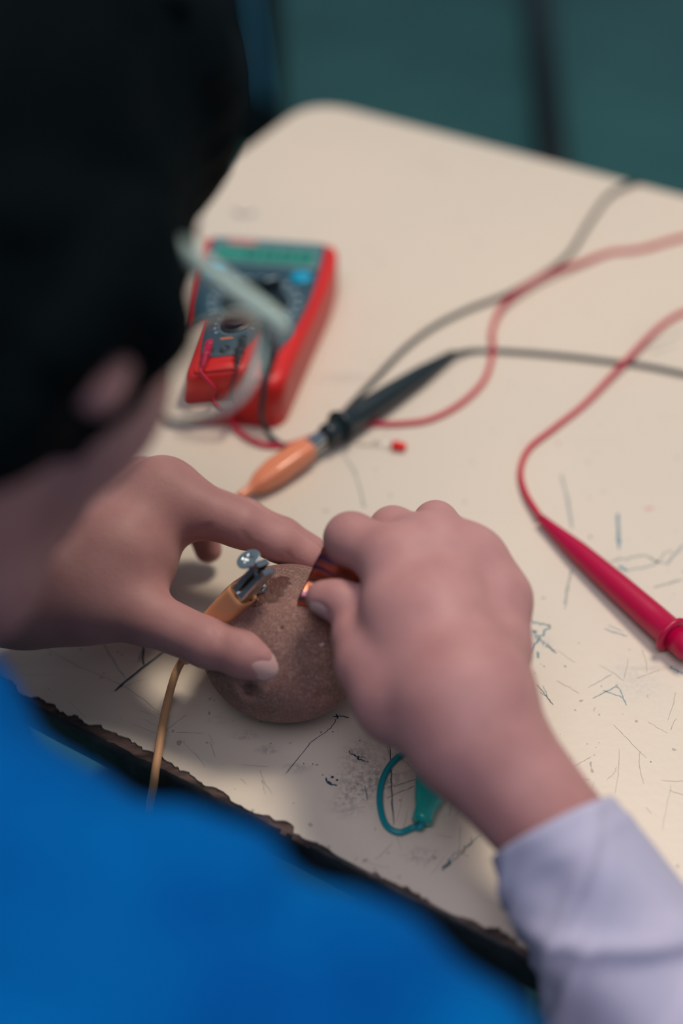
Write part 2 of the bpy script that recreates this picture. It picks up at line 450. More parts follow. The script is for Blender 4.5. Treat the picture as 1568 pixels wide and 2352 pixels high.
ribbon([(884, 1812), (930, 1798), (975, 1782)], 1.5, INK); ribbon([(886, 1834), (930, 1815), (975, 1796)], 1.5, INK)
ribbon([(905, 1728), (940, 1758), (968, 1790)], 1.3, SCR); ribbon([(838, 1805), (843, 1838)], 1.8, INK)
ribbon([(765, 1646), (785, 1645), (803, 1649)], 3, INK); ribbon([(773, 1640), (775, 1652)], 3, INK)
ribbon([(773, 1650), (755, 1676), (718, 1702), (690, 1735), (655, 1778)], 1.5, INK)
ribbon([(541, 1598), (538, 1616)], 4, INK)
ribbon([(748, 1786), (752, 1797), (760, 1802), (774, 1804)], 3.6, INK, z=.08); ribbon([(752, 1794), (762, 1803)], 6, INK, z=.09); dot(763, 1785, 3.6, INK, .1); dot(774, 1792, 3.0, INK, .1)
for (a, b_) in ((737, 1682), (764, 1681), (718, 1755), (697, 1754), (741, 1780), (826, 1701), (918, 1838), (1080, 1882), (844, 1750), (822, 1801), (1494, 1750)): dot(a, b_, 1.6, INK)
ribbon([(799, 1722), (812, 1736), (835, 1748)], 2, INK, jit=.3); ribbon([(806, 1722), (822, 1740), (838, 1738)], 1.5, INK, jit=.3)
ribbon([(823, 1738), (838, 1752)], 2.5, INK, jit=.4)
ribbon([(1015, 2000), (1032, 1982), (1060, 1950), (1110, 1912)], 2.2, FAD, jit=.4); ribbon([(1017, 1996), (1036, 1978)], 6, FAD, jit=.5); ribbon([(1040, 1978), (1085, 1930)], 3, SCR, jit=.5)
ribbon([(90, 1480), (180, 1530), (290, 1580), (365, 1635)], 1.2, SCR); ribbon([(365, 1690), (430, 1640)], 1.2, SCR); ribbon([(250, 1590), (330, 1560)], 1, SCR)
ribbon([(1230, 1572), (1252, 1596), (1270, 1620)], 2, INK); ribbon([(1238, 1588), (1256, 1600), (1246, 1574)], 2, FAD)
ribbon([(1360, 1604), (1390, 1590), (1416, 1578), (1428, 1596), (1438, 1620)], 2.6, FAD); ribbon([(1384, 1586), (1408, 1594), (1430, 1602)], 2.4, FAD); ribbon([(1350, 1580), (1405, 1548)], 2.2, PEN)
ribbon([(1212, 1424), (1238, 1434), (1262, 1438), (1240, 1462), (1218, 1500)], 5, FAD, jit=.3); ribbon([(1224, 1448), (1232, 1452)], 8, FAD); ribbon([(1234, 1496), (1236, 1512)], 6, FAD)
for i in range(9): ribbon([(1212 + i * 7, 1440 + i * 6), (1222 + i * 7, 1462 + i * 5)], 2, FAD, jit=.4)
ribbon([(1288, 1088), (1303, 1150), (1313, 1215)], 9, PEN); ribbon([(1313, 1308), (1303, 1350), (1298, 1392)], 8, PEN); ribbon([(1418, 1178), (1421, 1262)], 9, FAD)
ribbon([(777, 1034), (805, 1070), (824, 1115), (837, 1168)], 7, PEN, z=.05); 
ribbon([(1386, 1444), (1440, 1462)], 3, FAD); ribbon([(1395, 1436), (1430, 1450)], 2, FAD)
ribbon([(1400, 1290), (1470, 1276), (1530, 1292), (1568, 1250)], 7, PEN, jit=.5); ribbon([(1440, 1310), (1500, 1296), (1540, 1260)], 5, PEN, jit=.5)
ribbon([(1420, 1300), (1440, 1312)], 10, FAD); ribbon([(1500, 1350), (1568, 1330)], 6, PEN)
ribbon([(1470, 800), (1530, 780), (1568, 760)], 8, PEN); ribbon([(1490, 812), (1560, 790)], 6, PEN)
ribbon([(1540, 1530), (1568, 1548)], 4, FAD, jit=.4); ribbon([(1480, 1170), (1500, 1166)], 9, PNK); ribbon([(1363, 1634), (1366, 1624)], 2, PNK)
for i in range(26):     # a web of long hairlines, right of the arm
    x = rng.uniform(1250, 1560); y = rng.uniform(1480, 1900); a = rng.uniform(0, math.pi); l = rng.uniform(20, 110)
    ribbon([(x, y), (x + l * math.cos(a) * .5 + rng.normal(0, 3), y + l * math.sin(a) * .5), (x + l * math.cos(a), y + l * math.sin(a))], rng.uniform(.6, 1.1), SCR)
for i in range(22):
    x = rng.uniform(820, 1080); y = rng.uniform(1680, 1990); a = rng.uniform(0, math.pi); l = rng.uniform(15, 70)
    ribbon([(x, y), (x + l * math.cos(a) * .5, y + l * math.sin(a) * .5 + 2), (x + l * math.cos(a), y + l * math.sin(a))], rng.uniform(.7, 1.3), SCR)
for i in range(16):
    x = rng.uniform(150, 620); y = 1560 + (x - 150) * .42 + rng.uniform(-20, 60); a = rng.uniform(0, 1.5); l = rng.uniform(20, 90)
    ribbon([(x, y), (x + l * math.cos(a), y + l * math.sin(a) * .6)], rng.uniform(.6, 1.0), SCR)
ribbon([(532, 482), (560, 494), (588, 486)], 9, INK); ribbon([(538, 494), (582, 494)], 7, INK)
lo_ = np.vstack(mb.V).min(0); hi_ = np.vstack(mb.V).max(0)
lam_base = ((lo_[0] + hi_[0]) / 2000, (lo_[1] + hi_[1]) / 2000)
mb.build('tabletop', [laminate_mat(), M['ink'], M['ink2'], M['ink3'], M['ink4'], M['pinkink']], desk, smooth=False)
# wooden core with rounded, black-painted lip
mb = MB()
prof = [(1.2, -1.0), (-.2, -1.3), (-1.6, -2.4), (-2.4, -4.5), (-2.6, -10), (-2.4, -19), (-1.2, -22), (1.5, -23.5)]
es = np.linspace(E0 + 30, E1 - 30, 420)
prof0 = [(12, -1.2), (5, -1.0)] + prof
jn = np.cumsum(rng.normal(0, .25, len(es))); jn = jn - np.convolve(jn, np.ones(25) / 25, 'same')
V = []
for i, ee in enumerate(es):
    for k, (a, b_) in enumerate(prof0):
        jj = (rng.normal(0, .18) + .45 * jn[i]) if 1 < k < 7 else 0
        V.append(EN(ee, N0 + a + jj, b_ + (rng.normal(0, .10) if k > 1 else 0)))
k = len(prof0); Fc = []; mi = []
for i in range(len(es) - 1):
    for j in range(k - 1): Fc.append([i * k + j, i * k + j + 1, (i + 1) * k + j + 1, (i + 1) * k + j]); mi.append(0 if j < (3 if es[i] < -30 else 2 if es[i] < 60 else 1) + (1 if jn[i] > .5 else 0) else 1)
lip_V, lip_F, lip_M = np.array(V), Fc, mi
mk('chipped_edge', lip_V, lip_F, [M['wood'], M['edge']], desk, label='black painted front edge with bare chipped wood', midx=lip_M)
corner2 = roundpoly([(E0 + .3, N0 + 3), (E0 + .3, N1 - .3), (E1 - .3, N1 - .3), (E1 - .3, N0 + 3)], [30, 38, 38, 30], 10)
V, Fc = prism(corner2, -23.4, -1.25, A(0, 0, 0), ed, nd, UZ)
mk('core_board', V, Fc, M['edge'], desk, smooth=False)
for a, b_ in ((E0 + 90, N0 + 60), (E0 + 90, N1 - 60), (E1 - 70, N0 + 60), (E1 - 70, N1 - 60)):
    V, Fc = tube(np.array([EN(a, b_, -750), EN(a, b_, -24)]), 13, 16); mk('leg', V, Fc, M['frame_steel'], desk)
mb = MB()
for b_ in (N0 + 60, N1 - 60): mb.add(*box(EN((E0 + E1) / 2 + 10, b_, -40), ed, nd, UZ, (E1 - E0) / 2 - 80, 10, 15))
for a in (E0 + 90, E1 - 70): mb.add(*box(EN(a, (N0 + N1) / 2, -40), nd, ed, UZ, (N1 - N0) / 2 - 60, 10, 15))
mb.build('under_frame', M['frame_steel'], desk, smooth=False)

# ================================================================== PERSON
# head frame: forward, right, up of the bowed head, and its centre
def c2v(X, Y, D): return A(X, D * cT + Y * sT, -D * sT + Y * cT)
HF = nrm(c2v(.60, -.35, .72)); HU = c2v(.10, .93, .36); HU = nrm(HU - HF * HU.dot(HF)); HR = np.cross(HF, HU)
hinge = ptD(635, 737, 392)
HC = hinge - HF * 96 - HR * 70 - HU * 20
def hp(f, r, u): return HC + HF * f + HR * r + HU * u
HAX = np.array([HF, HR, HU])
def hel(f, r, u, a, b, c): return el(hp(f, r, u), (a, b, c), HAX)

# --- left hand (holds the potato)
L_wr = B(70, 1350, 52, 112); L_fa = B(-260, 1385, 60, 128)
L_pm = B(270, 1285, 52, 112); L_pk = B(255, 1215, 45, 95)
iM = B(372, 1143, 64, 84); iB = B(455, 1172, 64, 63); iP = B(553, 1206, 62, 51); iD = B(640, 1246, 54, 44); iT = B(706, 1281, 46, 37)
mM = B(322, 1128, 50, 72); mP = B(562, 1190, 46, 44); mD = B(652, 1228, 40, 37); mT = B(716, 1264, 34, 35)
rM = B(268, 1145, 38, 60); rP = B(425, 1176, 33, 38); rD = B(462, 1212, 24, 35); rT = B(478, 1262, 13, 32)
kM = B(225, 1185, 34, 55); kP = B(322, 1215, 24, 34); kT = B(338, 1272, 14, 29)
tC = B(190, 1365, 48, 92); tM = B(335, 1416, 46, 64); tI = B(478, 1477, 46, 55); tN = B(560, 1503, 47, 53); tT = B(598, 1518, 46, 48)
LH_palm = Grp([rc(L_fa, L_wr), rc(L_wr, L_pm), rc(L_wr, tC), rc(L_pm, iM), rc(L_pk, mM), rc(L_wr, L_pk), rc(L_pk, rM), rc(tC, L_pm), rc(L_pk, kM)], 12)
LH_f = [Grp([rc(iM, iB), rc(iB, iP), rc(iP, iD), rc(iD, iT)], 3.5), Grp([rc(mM, mP), rc(mP, mD), rc(mD, mT)], 3.5),
        Grp([rc(rM, rP), rc(rP, rD), rc(rD, rT)], 3.5),
        Grp([rc(tC, tM), rc(tM, tI), rc(tI, tN), rc(tN, tT)], 4)]
LH_k = [11, 8, 6, 11]
# --- right hand (pushes the copper strip in)
R_cf = B(1290, 1930, 52, 128); R_wr = B(1085, 1680, 72, 148)
elbow = (EN(62, 212, -62), 29.0); R_sh = (EN(-50, 60, 112), 52.0)
R_wr2 = B(1060, 1600, 78, 140)
I_M = B(915, 1292, 92, 72); I_P = B(806, 1238, 90, 55); I_D = B(788, 1282, 72, 44); I_T = B(790, 1325, 58, 35)
M_M = B(1000, 1268, 90, 74); M_P = B(902, 1218, 84, 54); M_D = B(870, 1290, 62, 44); M_T = B(880, 1350, 52, 40)
G_M = B(1075, 1298, 84, 74); G_P = B(1000, 1202, 76, 50); G_D = B(960, 1290, 54, 42); G_T = B(960, 1360, 46, 38)
K_M = B(1135, 1378, 78, 72); K_P = B(1080, 1262, 66, 50); K_D = B(1040, 1330, 48, 38); K_T = B(1030, 1390, 42, 34)
H_hy = B(1112, 1490, 72, 98); H_ce = B(1000, 1420, 86, 100); H_ix = B(930, 1400, 86, 84)
T_C = B(920, 1600, 68, 98); T_th = B(850, 1525, 70, 78); T_M = B(818, 1462, 72, 53); T_I = B(812, 1396, 74, 49); T_N = B(775, 1379, 76, 45); T_T = B(741, 1373, 76, 40)
RH_palm = Grp([rc(R_cf, R_wr), rc(R_wr, R_wr2), rc(R_wr2, H_hy), rc(R_wr2, H_ce), rc(R_wr2, H_ix), rc(H_ix, I_M), rc(H_ce, M_M), rc(H_ce, G_M), rc(H_hy, K_M),
               rc(T_C, H_ix), rc(R_wr2, T_C), rc(I_M, M_M), rc(M_M, G_M), rc(G_M, K_M)], 9)
RH_f = [Grp([rc(I_M, I_P), rc(I_P, I_D), rc(I_D, I_T)], 7), Grp([rc(M_M, M_P), rc(M_P, M_D), rc(M_D, M_T)], 3),
        Grp([rc(G_M, G_P), rc(G_P, G_D), rc(G_D, G_T)], 3), Grp([rc(K_M, K_P), rc(K_P, K_D), rc(K_D, K_T)], 3),
        Grp([rc(T_C, T_th), rc(T_th, T_M), rc(T_M, T_I), rc(T_I, T_N), rc(T_N, T_T)], 4)]
RH_k = [7, 7, 7, 7, 6]
# --- head, neck, trunk, upper arms
def fm(f, r, u): return hp(f, r, u)
neckb = EN(-206, 58, 196)
headg = Grp([hel(-6, 0, 34, 88, 68, 74), hel(20, 0, 14, 68, 60, 64), hel(38, 0, -18, 44, 50, 48), hel(42, 27, -12, 42, 38, 38), hel(42, -27, -12, 42, 38, 38),
             rc((hp(52, 0, -72), 15), (hp(14, 44, -46), 14)), rc((hp(52, 0, -72), 15), (hp(14, -44, -46), 14)), rc((hp(60, 0, -66), 15), (hp(58, 0, -44), 20)),
             rc((hp(72, 20, 24), 9), (hp(72, -20, 24), 9)), rc((hp(-10, 0, -10), 52), (neckb, 46))], 16)
facebits = Grp([rc((hp(80, 0, 14), 5), (hp(92, 0, -10), 8)), rc((hp(86, 6, -12), 6), (hp(86, -6, -12), 6)),
                rc((hp(76, 14, -36), 5), (hp(81, 0, -35), 6)), rc((hp(76, -14, -36), 5), (hp(81, 0, -35), 6)),
                rc((hp(75, 12, -43), 5.5), (hp(80, 0, -44), 6.5)), rc((hp(75, -12, -43), 5.5), (hp(80, 0, -44), 6.5))], 3)
sockets = Grp([rc((hp(84, 26, 10), 9), (hp(86, 20, 10), 9)), rc((hp(84, -26, 10), 9), (hp(86, -20, 10), 9))], 3)
mouth = Grp([rc((hp(87, 11, -40), .9), (hp(88, 0, -40), .9)), rc((hp(87, -11, -40), .9), (hp(88, 0, -40), .9))], 1)
eyes = Grp([el(hp(71, 25, 10), (11, 11, 11)), el(hp(71, -25, 10), (11, 11, 11))], 1)
def earg(sg):
    P = [hp(28 + 9 * math.cos(t) - 1, sg * (72 + 3 * math.sin(t * 2) ** 2), -11 + 25 * math.sin(t)) for t in np.linspace(-1.9, 2.6, 12)]
    return Grp([rc((P[i], 4.2), (P[i + 1], 4.2)) for i in range(11)] + [rc((hp(33, sg * 70, -33), 7.5), (hp(31, sg * 72, -26), 6)), el(hp(24, sg * 68, -9), (11, 4, 20), HAX)], 3)
ears = [earg(1), earg(-1)]
pelvis = EN(-230, -40, -245)
trunk = Grp([rc((neckb, 46), (EN(-206, 20, 120), 70)), rc((EN(-206, 20, 110), 74), (pelvis, 92)), rc((EN(-290, 35, 130), 52), (EN(-122, 35, 130), 52)),
             rc((EN(-122, 35, 130), 48), R_sh), rc(R_sh, elbow), rc(elbow, (R_cf[0], 16)), rc((EN(-290, 35, 130), 48), (EN(-350, 62, 118), 46)),
             rc((EN(-350, 62, 118), 44), (EN(-430, 208, -20), 34)), rc((EN(-430, 208, -20), 33), (L_fa[0], 25))], 14)
POCK = []
def body_d(P, c, rad):
    parts = []
    def near(g, pad=25): return c is None or np.linalg.norm(g.c - c) - g.r < rad + pad
    d = None
    def add(v, k):
        nonlocal d
        d = v if d is None else (smin(d, v, k) if k else np.minimum(d, v))
    if near(headg): add(headg.d(P, c, rad), 0)
    if near(facebits) and d is not None: add(facebits.d(P), 5)
    if near(sockets, 10) and d is not None:
        s_ = sockets.d(P); d = -smin(-d, s_, 6)
        d = smin(d, eyes.d(P), 1.0)
    if near(mouth, 5) and d is not None: d = -smin(-d, mouth.d(P), 1.5)
    for e_ in ears:
        if near(e_): add(e_.d(P), 3)
    if near(trunk): add(trunk.d(P, c, rad), 10)
    for palm, fs, ks in ((LH_palm, LH_f, LH_k), (RH_palm, RH_f, RH_k)):
        hd = None
        if near(palm):
            base = palm.d(P, c, rad); hd = base
            for g_, k_ in zip(fs, ks):
                if near(g_): hd = np.minimum(hd, smin(base, g_.d(P, c, rad), k_))
        else:
            for g_, k_ in zip(fs, ks):
                if near(g_):
                    v = g_.d(P, c, rad); hd = v if hd is None else np.minimum(hd, v)
        if hd is not None: add(hd, 6 if palm is LH_palm else 8)
    if d is None: d = np.full(len(P), 1e3)
    for g_ in POCK:
        if near(g_, 5): d = -smin(-d, g_.d(P), .8)
    return d
NAILS = []
def on_surface(p, dirv, start=30):           # march from outside along -dirv onto the body surface
    dirv = nrm(dirv); t = start; q = p + dirv * t
    for _ in range(60):
        dd = body_d(q[None, :], q, 5)[0]
        if dd < .02: break
        q = q - dirv * min(dd * .8, 5)
    return q
def towards_cam(p): return nrm(A(0, 0, H) - p)
def nail_spot(c, hint, lv, wd, ln, tilt=.25):
    s0 = on_surface(c, hint); e_ = .4; g = []
    for ax in np.eye(3): g.append((body_d((s0 + ax * e_)[None, :], s0, 5) - body_d((s0 - ax * e_)[None, :], s0, 5))[0])
    nv = nrm(np.array(g) + nrm(hint) * tilt * np.linalg.norm(g)); lv = nrm(lv - nv * lv.dot(nv)); wv = np.cross(nv, lv)
    NAILS.append((s0, nv, lv, wd, ln))
    return Grp([el(s0 + nv * 1.5, (ln / 2 + .8, wd / 2 + .8, 2.4), np.array([lv, wv, nv]))], 1)
pc = pt(606, 1529, 46); p1n = nail_spot(tT[0] + (pc - tT[0]) * .9, nrm(towards_cam(pc) + A(.06, -.22, -.05)), tT[0] - tN[0], 12.0, 12.2, .7)
pc = pt(735, 1392, 76); p2n = nail_spot(T_T[0] + (pc - T_T[0]) * .6, nrm(towards_cam(pc) + A(-.20, -.70, -.30)), T_T[0] - T_N[0], 8.0, 9.2)
def groove(P, r=.8, dep=.45):
    S_ = []
    for (px, py, z) in P:
        q = pt(px, py, z); S_.append(on_surface(q, towards_cam(q)) + towards_cam(q) * (r - dep))
    C_ = spline(S_, 3); return Grp([rc((C_[i], r), (C_[i + 1], r)) for i in range(len(C_) - 1)], .3)
CRE = [groove([(503, 1434, 46), (506, 1456, 46), (500, 1480, 46)], .9, .3), groove([(513, 1440, 46), (517, 1458, 46), (512, 1478, 46)], .8, .25), groove([(488, 1440, 46), (488, 1456, 46)], .8, .2),
       groove([(436, 1228, 62), (462, 1222, 62), (482, 1206, 62)], 1.1, .6), groove([(557, 1222, 60), (566, 1236, 60), (574, 1244, 60)], 1.0, .35), groove([(660, 1270, 54), (668, 1284, 54)], .9, .3),
       groove([(792, 1418, 74), (806, 1404, 74), (818, 1392, 74)], 1.0, .4)]
POCK += [p1n, p2n] + CRE
V, Q = mesher(body_d, (-520, -120, -360), (210, 470, 400), 1.15)
person = mk('person', V, Q, M['skin'], label='dark-haired person in blue vest bent over the desk, both hands at a potato', cat='person')
def child_org(o): return o

# finger nails
def nail(name, c, nv, lv, wd, ln, parent, lift=.35, curve=.5):
    nv = nrm(nv); lv = nrm(lv - nv * np.dot(lv, nv)); wv = np.cross(nv, lv); nu, nw = 12, 10
    V = []; Fc = []; mi = []
    for s_ in (0, -.7):
        for i in range(nu + 1):
            for j in range(nw + 1):
                a = -1 + 2 * i / nu; b_ = -1 + 2 * j / nw
                w_ = wd / 2 * (1 - .10 * max(0, -a)) * (1 - .22 * max(0, -a) ** 3 - .10 * max(0, a) ** 4)
                l_ = a * ln / 2 * (1 - .10 * b_ * b_ if a > 0 else 1 - .22 * b_ * b_)
                hgt = -curve * (b_ ** 2) * wd * .30 - .10 * ln * (a * a) * .35 + s_ + lift
                V.append(c + lv * l_ + wv * (b_ * w_) + nv * hgt)
    m_ = (nu + 1) * (nw + 1)
    for s_ in (0, 1):
        for i in range(nu):
            for j in range(nw):
                q = [s_ * m_ + i * (nw + 1) + j, s_ * m_ + (i + 1) * (nw + 1) + j, s_ * m_ + (i + 1) * (nw + 1) + j + 1, s_ * m_ + i * (nw + 1) + j + 1]
                Fc.append(q if s_ == 0 else q[::-1]); mi.append(1 if i >= nu - 1 else 0)
    rim = [i * (nw + 1) for i in range(nu + 1)] + [nu * (nw + 1) + j for j in range(1, nw + 1)] + [i * (nw + 1) + nw for i in range(nu - 1, -1, -1)] + [j for j in range(nw - 1, 0, -1)]
    for i in range(len(rim)):
        a, b_ = rim[i], rim[(i + 1) % len(rim)]; Fc.append([a, m_ + a, m_ + b_, b_]); mi.append(0)
    return mk(name, V, Fc, [M['nail'], M['nail_tip']], parent, midx=mi)
for (s0, nv, lv, wd_, ln_) in NAILS: nail('fingernail', s0, nv, lv, wd_, ln_, person, lift=-.25, curve=.62)
# --- hair
NZ = rng.normal(0, 1, (14, 3)); 
def wav(P, s, seed):
    r = np.random.default_rng(seed); o = 0
    for _ in range(5):
        k = r.normal(0, 1, 3) / s; o = o + np.sin(P.dot(k) + r.uniform(0, 6.28))
    return o / 5
HAIRG = Grp([hel(-12, 0, 44, 104, 86, 90), hel(34, 14, 88, 62, 64, 52), hel(-30, 0, 0, 84, 78, 80), hel(-6, 40, 26, 66, 46, 58), hel(56, 14, 76, 34, 46, 26),
             rc((hp(42, 52, 50), 20), (hp(48, 56, 14), 14)), rc((hp(48, 57, 14), 13), (hp(44, 58, -26), 7)), rc((hp(44, 58, -24), 7), (hp(37, 58, -44), 5)), rc((hp(12, 62, -30), 14), (hp(23, 60, -47), 9)), rc((hp(28, 62, 24), 20), (hp(27, 68, -2), 17)), rc((hp(14, 64, -10), 16), (hp(12, 62, -40), 16)), rc((hp(40, 64, 6), 14), (hp(46, 62, -12), 12)), rc((hp(41, 74, -12), 10), (hp(40, 76, -18), 8)), rc((hp(40, 79, -12), 9), (hp(32, 80, -10), 10)), rc((hp(30, 76, 2), 14), (hp(34, 76, -8), 11)), rc((hp(20, 76, 0), 14), (hp(17, 74, -28), 12)), rc((hp(8, 60, 0), 24), (hp(10, 54, -52), 17)), rc((hp(-8, 62, -8), 20), (hp(-14, 58, -48), 16)),
             rc((hp(-30, 30, -20), 50), (hp(-44, 10, -66), 42))], 10)
FACECUT = Grp([hel(87, 0, -30, 56, 74, 76), rc((hp(33, 92, -27), 8), (hp(35, 92, -36), 9))], 8)
def hair_d(P, c, rad):
    d = HAIRG.d(P)
    q = (P - HC).dot(HAX.T)
    st = np.stack([q[:, 0] * .8, q[:, 1] * 2.2, q[:, 2] * .5], 1)
    d = d + 2.6 * wav(st, 9, 3) + 1.3 * wav(st, 4, 5)
    cut = FACECUT.d(P)
    return np.maximum(d, -cut)
V, Q = mesher(hair_d, HC - 190, HC + 190, 2.6)
mb = MB()
hair = mk('hair', V, Q, M['hair'], person, label='thick near-black hair')
# --- blue vest over the trunk
def bump_ball(px, py, D, rpx): return (ptD(px, py, D), rpx * D / F)
va = bump_ball(-150, 2110, 330, 450); vb = bump_ball(900, 2650, 300, 380)
VESTG = Grp([rc(va, vb), rc(va, bump_ball(-700, 1900, 345, 560)), rc(bump_ball(-200, 1700, 330, 272), bump_ball(-600, 1600, 335, 300)), rc((EN(-206, 10, 90), 92), (EN(-225, -30, -225), 108)),
             rc(bump_ball(90, 1945, 318, 212), bump_ball(-60, 1930, 318, 230)), rc(bump_ball(380, 2010, 312, 160), bump_ball(530, 2050, 308, 150)),
             rc(bump_ball(770, 2200, 306, 165), bump_ball(860, 2230, 300, 160)), rc(bump_ball(860, 2310, 300, 180), bump_ball(1010, 2400, 297, 180)), rc(bump_ball(1080, 2480, 295, 190), bump_ball(1200, 2620, 290, 190)),
             rc((EN(-290, 30, 110), 66), (EN(-80, 30, 100), 60)), rc((EN(-300, 33, 126), 64), (EN(-110, 33, 126), 64))], 9)
def vest_d(P, c, rad):
    d = VESTG.d(P); return d + 1.6 * wav(P, 16, 11) + .5 * wav(P, 6, 12)
V, Q = mesher(vest_d, (-420, -260, -330), (160, 330, 290), 4.0)
mk('vest', V, Q, M['vest'], person, label='bright blue vest')
# --- white shirt sleeve
def sleeve(name, path, rad, folds, seed, parent, cuffshape=1.0, n=150, seg=96):
    C = spline(path, 24); T, N, Bn = frames(C)
    s = np.concatenate([[0], np.cumsum(np.linalg.norm(np.diff(C, axis=0), axis=1))]); L = s[-1]
    R = np.interp(s, [a for a, b_ in rad], [b_ for a, b_ in rad])
    a = np.linspace(0, 2 * math.pi, seg, endpoint=False)
    ss, aa = np.meshgrid(s, a, indexing='ij'); r = np.repeat(R[:, None], seg, 1).copy()
    rg = np.random.default_rng(seed)
    for (s0, a0, slope, amp, wid, span) in folds:
        da = (aa - a0 + math.pi) % (2 * math.pi) - math.pi
        amp = amp * 1.35
        line = ss - s0 - slope * da * 25
        r += amp * np.exp(-(line / wid) ** 2) * np.exp(-(da / span) ** 2)
    for _ in range(10):
        k = rg.integers(1, 6); q = rg.uniform(.04, .13); r += rg.uniform(.15, .45) * np.sin(k * aa + q * ss + rg.uniform(0, 6.28)) * np.clip(ss / 12, 0, 1)
    P = C[:, None, :] + r[..., None] * (np.cos(a)[None, :, None] * N[:, None, :] + np.sin(a)[None, :, None] * Bn[:, None, :])
    Pi = C[:, None, :] + (r - .9)[..., None] * (np.cos(a)[None, :, None] * N[:, None, :] + np.sin(a)[None, :, None] * Bn[:, None, :])
    cd = towards_cam(C[0]); cd = nrm(cd - T[0] * cd.dot(T[0])); rd = np.cross(cd, T[0]); rd = rd * (1 if rd[0] > 0 else -1)
    od = np.cos(a)[:, None] * N[0] + np.sin(a)[:, None] * Bn[0]
    sh_ = (od.dot(cd) * 9.5 - od.dot(rd) * 1.0)[None, :] * np.exp(-ss / 30) * cuffshape
    P = P - T[0] * sh_[..., None]; Pi = Pi - T[0] * sh_[..., None]
    # outer wall, rolled hem, short inner wall
    m = 10; rows = [Pi[i] for i in range(m, -1, -1)] + [P[0] + (-T[0] * .7) * 1 + (Pi[0] - P[0]) * .5] + [P[i] for i in range(len(s))]
    V = np.array(rows).reshape(-1, 3); Fc = []
    for i in range(len(rows) - 1):
        for j in range(seg):
            k = (j + 1) % seg; Fc.append([i * seg + j, (i + 1) * seg + j, (i + 1) * seg + k, i * seg + k])
    Fc.append([(len(rows) - 1) * seg + j for j in range(seg)])
    return mk(name, V, Fc, M['shirt'], parent, label='pale lavender-white shirt sleeve')
d0 = nrm(R_cf[0] - elbow[0])
c0 = R_wr[0] + (R_cf[0] - R_wr[0]) * .90
pa = [c0, c0 + (elbow[0] - c0) * .3 + A(0, 0, 3), c0 + (elbow[0] - c0) * .65 + A(2, 0, 3), elbow[0] + A(4, -4, 0), elbow[0] * .75 + R_sh[0] * .25 + A(6, -6, -8), elbow[0] * .4 + R_sh[0] * .6, R_sh[0]]
FOLDS = [(9, 0, 0, .6, 1.2, 9), (20, 2.2, .9, 2.0, 2.6, .9), (48, 2.9, .5, 2.6, 3, .8), (88, 2.2, .7, 3, 4, 1.), (26, 1.0, .8, 2.6, 3.0, 1.1), (40, .4, -.6, 3.0, 3.5, 1.2), (52, 1.6, .9, 3.2, 3.5, 1.0), (64, .2, .5, 3.2, 4, 1.2), (80, 1.3, -.8, 3.4, 4.5, 1.1),
         (34, 2.6, .7, 2.4, 3, .9), (58, -1.0, -.7, 3, 4, 1.0), (95, .5, .6, 3.5, 5, 1.3), (115, 1.5, -.4, 4, 5, 1.4), (44, -2.2, .4, 2.5, 4, 1), (72, 3.0, .8, 3, 4, 1)]
sleeve('shirt_sleeve', pa, [(0, 24.6), (8, 25.8), (28, 29), (60, 34), (110, 41), (180, 44), (500, 52)], FOLDS, 4, person)
pl = [L_fa[0] + A(-34, -30, -6), EN(-430, 208, -20) + A(0, 0, 4), EN(-400, 150, 40), EN(-350, 62, 112)]
sleeve('shirt_sleeve', pl, [(0, 31), (60, 38), (140, 44), (500, 54)], FOLDS[1:6], 9, person, cuffshape=0)
SHG = Grp([rc((EN(-290, 35, 130), 56), (EN(-122, 35, 130), 56)), rc((EN(-122, 35, 130), 52), (R_sh[0], 57)), rc((EN(-290, 35, 130), 53), (EN(-350, 62, 118), 51)), rc((EN(-350, 62, 118), 51), (EN(-366, 92, 84), 47)),
           rc((R_sh[0], 56), (R_sh[0] * .8 + elbow[0] * .2, 50)), rc((EN(-206, 20, 110), 78), (EN(-206, 0, 0), 84))], 14)
V, Q = mesher(lambda P, c, rad: SHG.d(P) + .8 * wav(P, 12, 41), SHG.c - 330, SHG.c + 330, 4.5)
mk('shirt', V, Q, M['shirt'], person, label='pale shirt under the vest')
# --- trousers and shoes (under the desk), and the stool that carries the sitter
hipc = EN(-230, -45, -275)
TR = Grp([rc((hipc + ed * 60, 88), (hipc - ed * 60, 88))] + [g for sg in (-1, 1) for g in (rc((hipc + ed * 70 * sg, 78), (EN(-230 + 95 * sg, 330, -265), 58)), rc((EN(-230 + 95 * sg, 330, -270), 56), (EN(-230 + 95 * sg, 300, -655), 42)))], 16)
def tr_d(P, c, rad): return TR.d(P) + 1.5 * wav(P, 20, 31)
V, Q = mesher(tr_d, TR.c - 520, TR.c + 520, 8.0)
mk('trousers', V, Q, M['trousers'], person)
for sg in (-1, 1):
    SG = Grp([rc((EN(-230 + 95 * sg, 285, -712), 34), (EN(-230 + 95 * sg, 385, -722), 26)), rc((EN(-230 + 95 * sg, 290, -705), 34), (EN(-230 + 95 * sg, 298, -668), 38))], 12)
    def sh_d(P, c, rad, G=SG): return np.maximum(G.d(P), (-749.5 - P[:, 2]))
    V, Q = mesher(sh_d, SG.c - 150, SG.c + 150, 5.0); mk('shoe', V, Q, M['shoe'], person)
stool = empty('stool', EN(-230, -45, -750), 'black round stool under the person at the desk', 'stool')
V, Fc = lathe(EN(-230, -45, -400), UZ, [(0, 160), (2, 170), (22, 172), (30, 164), (30.5, 10)], 40); mk('seat', V, Fc, M['seat'], stool)
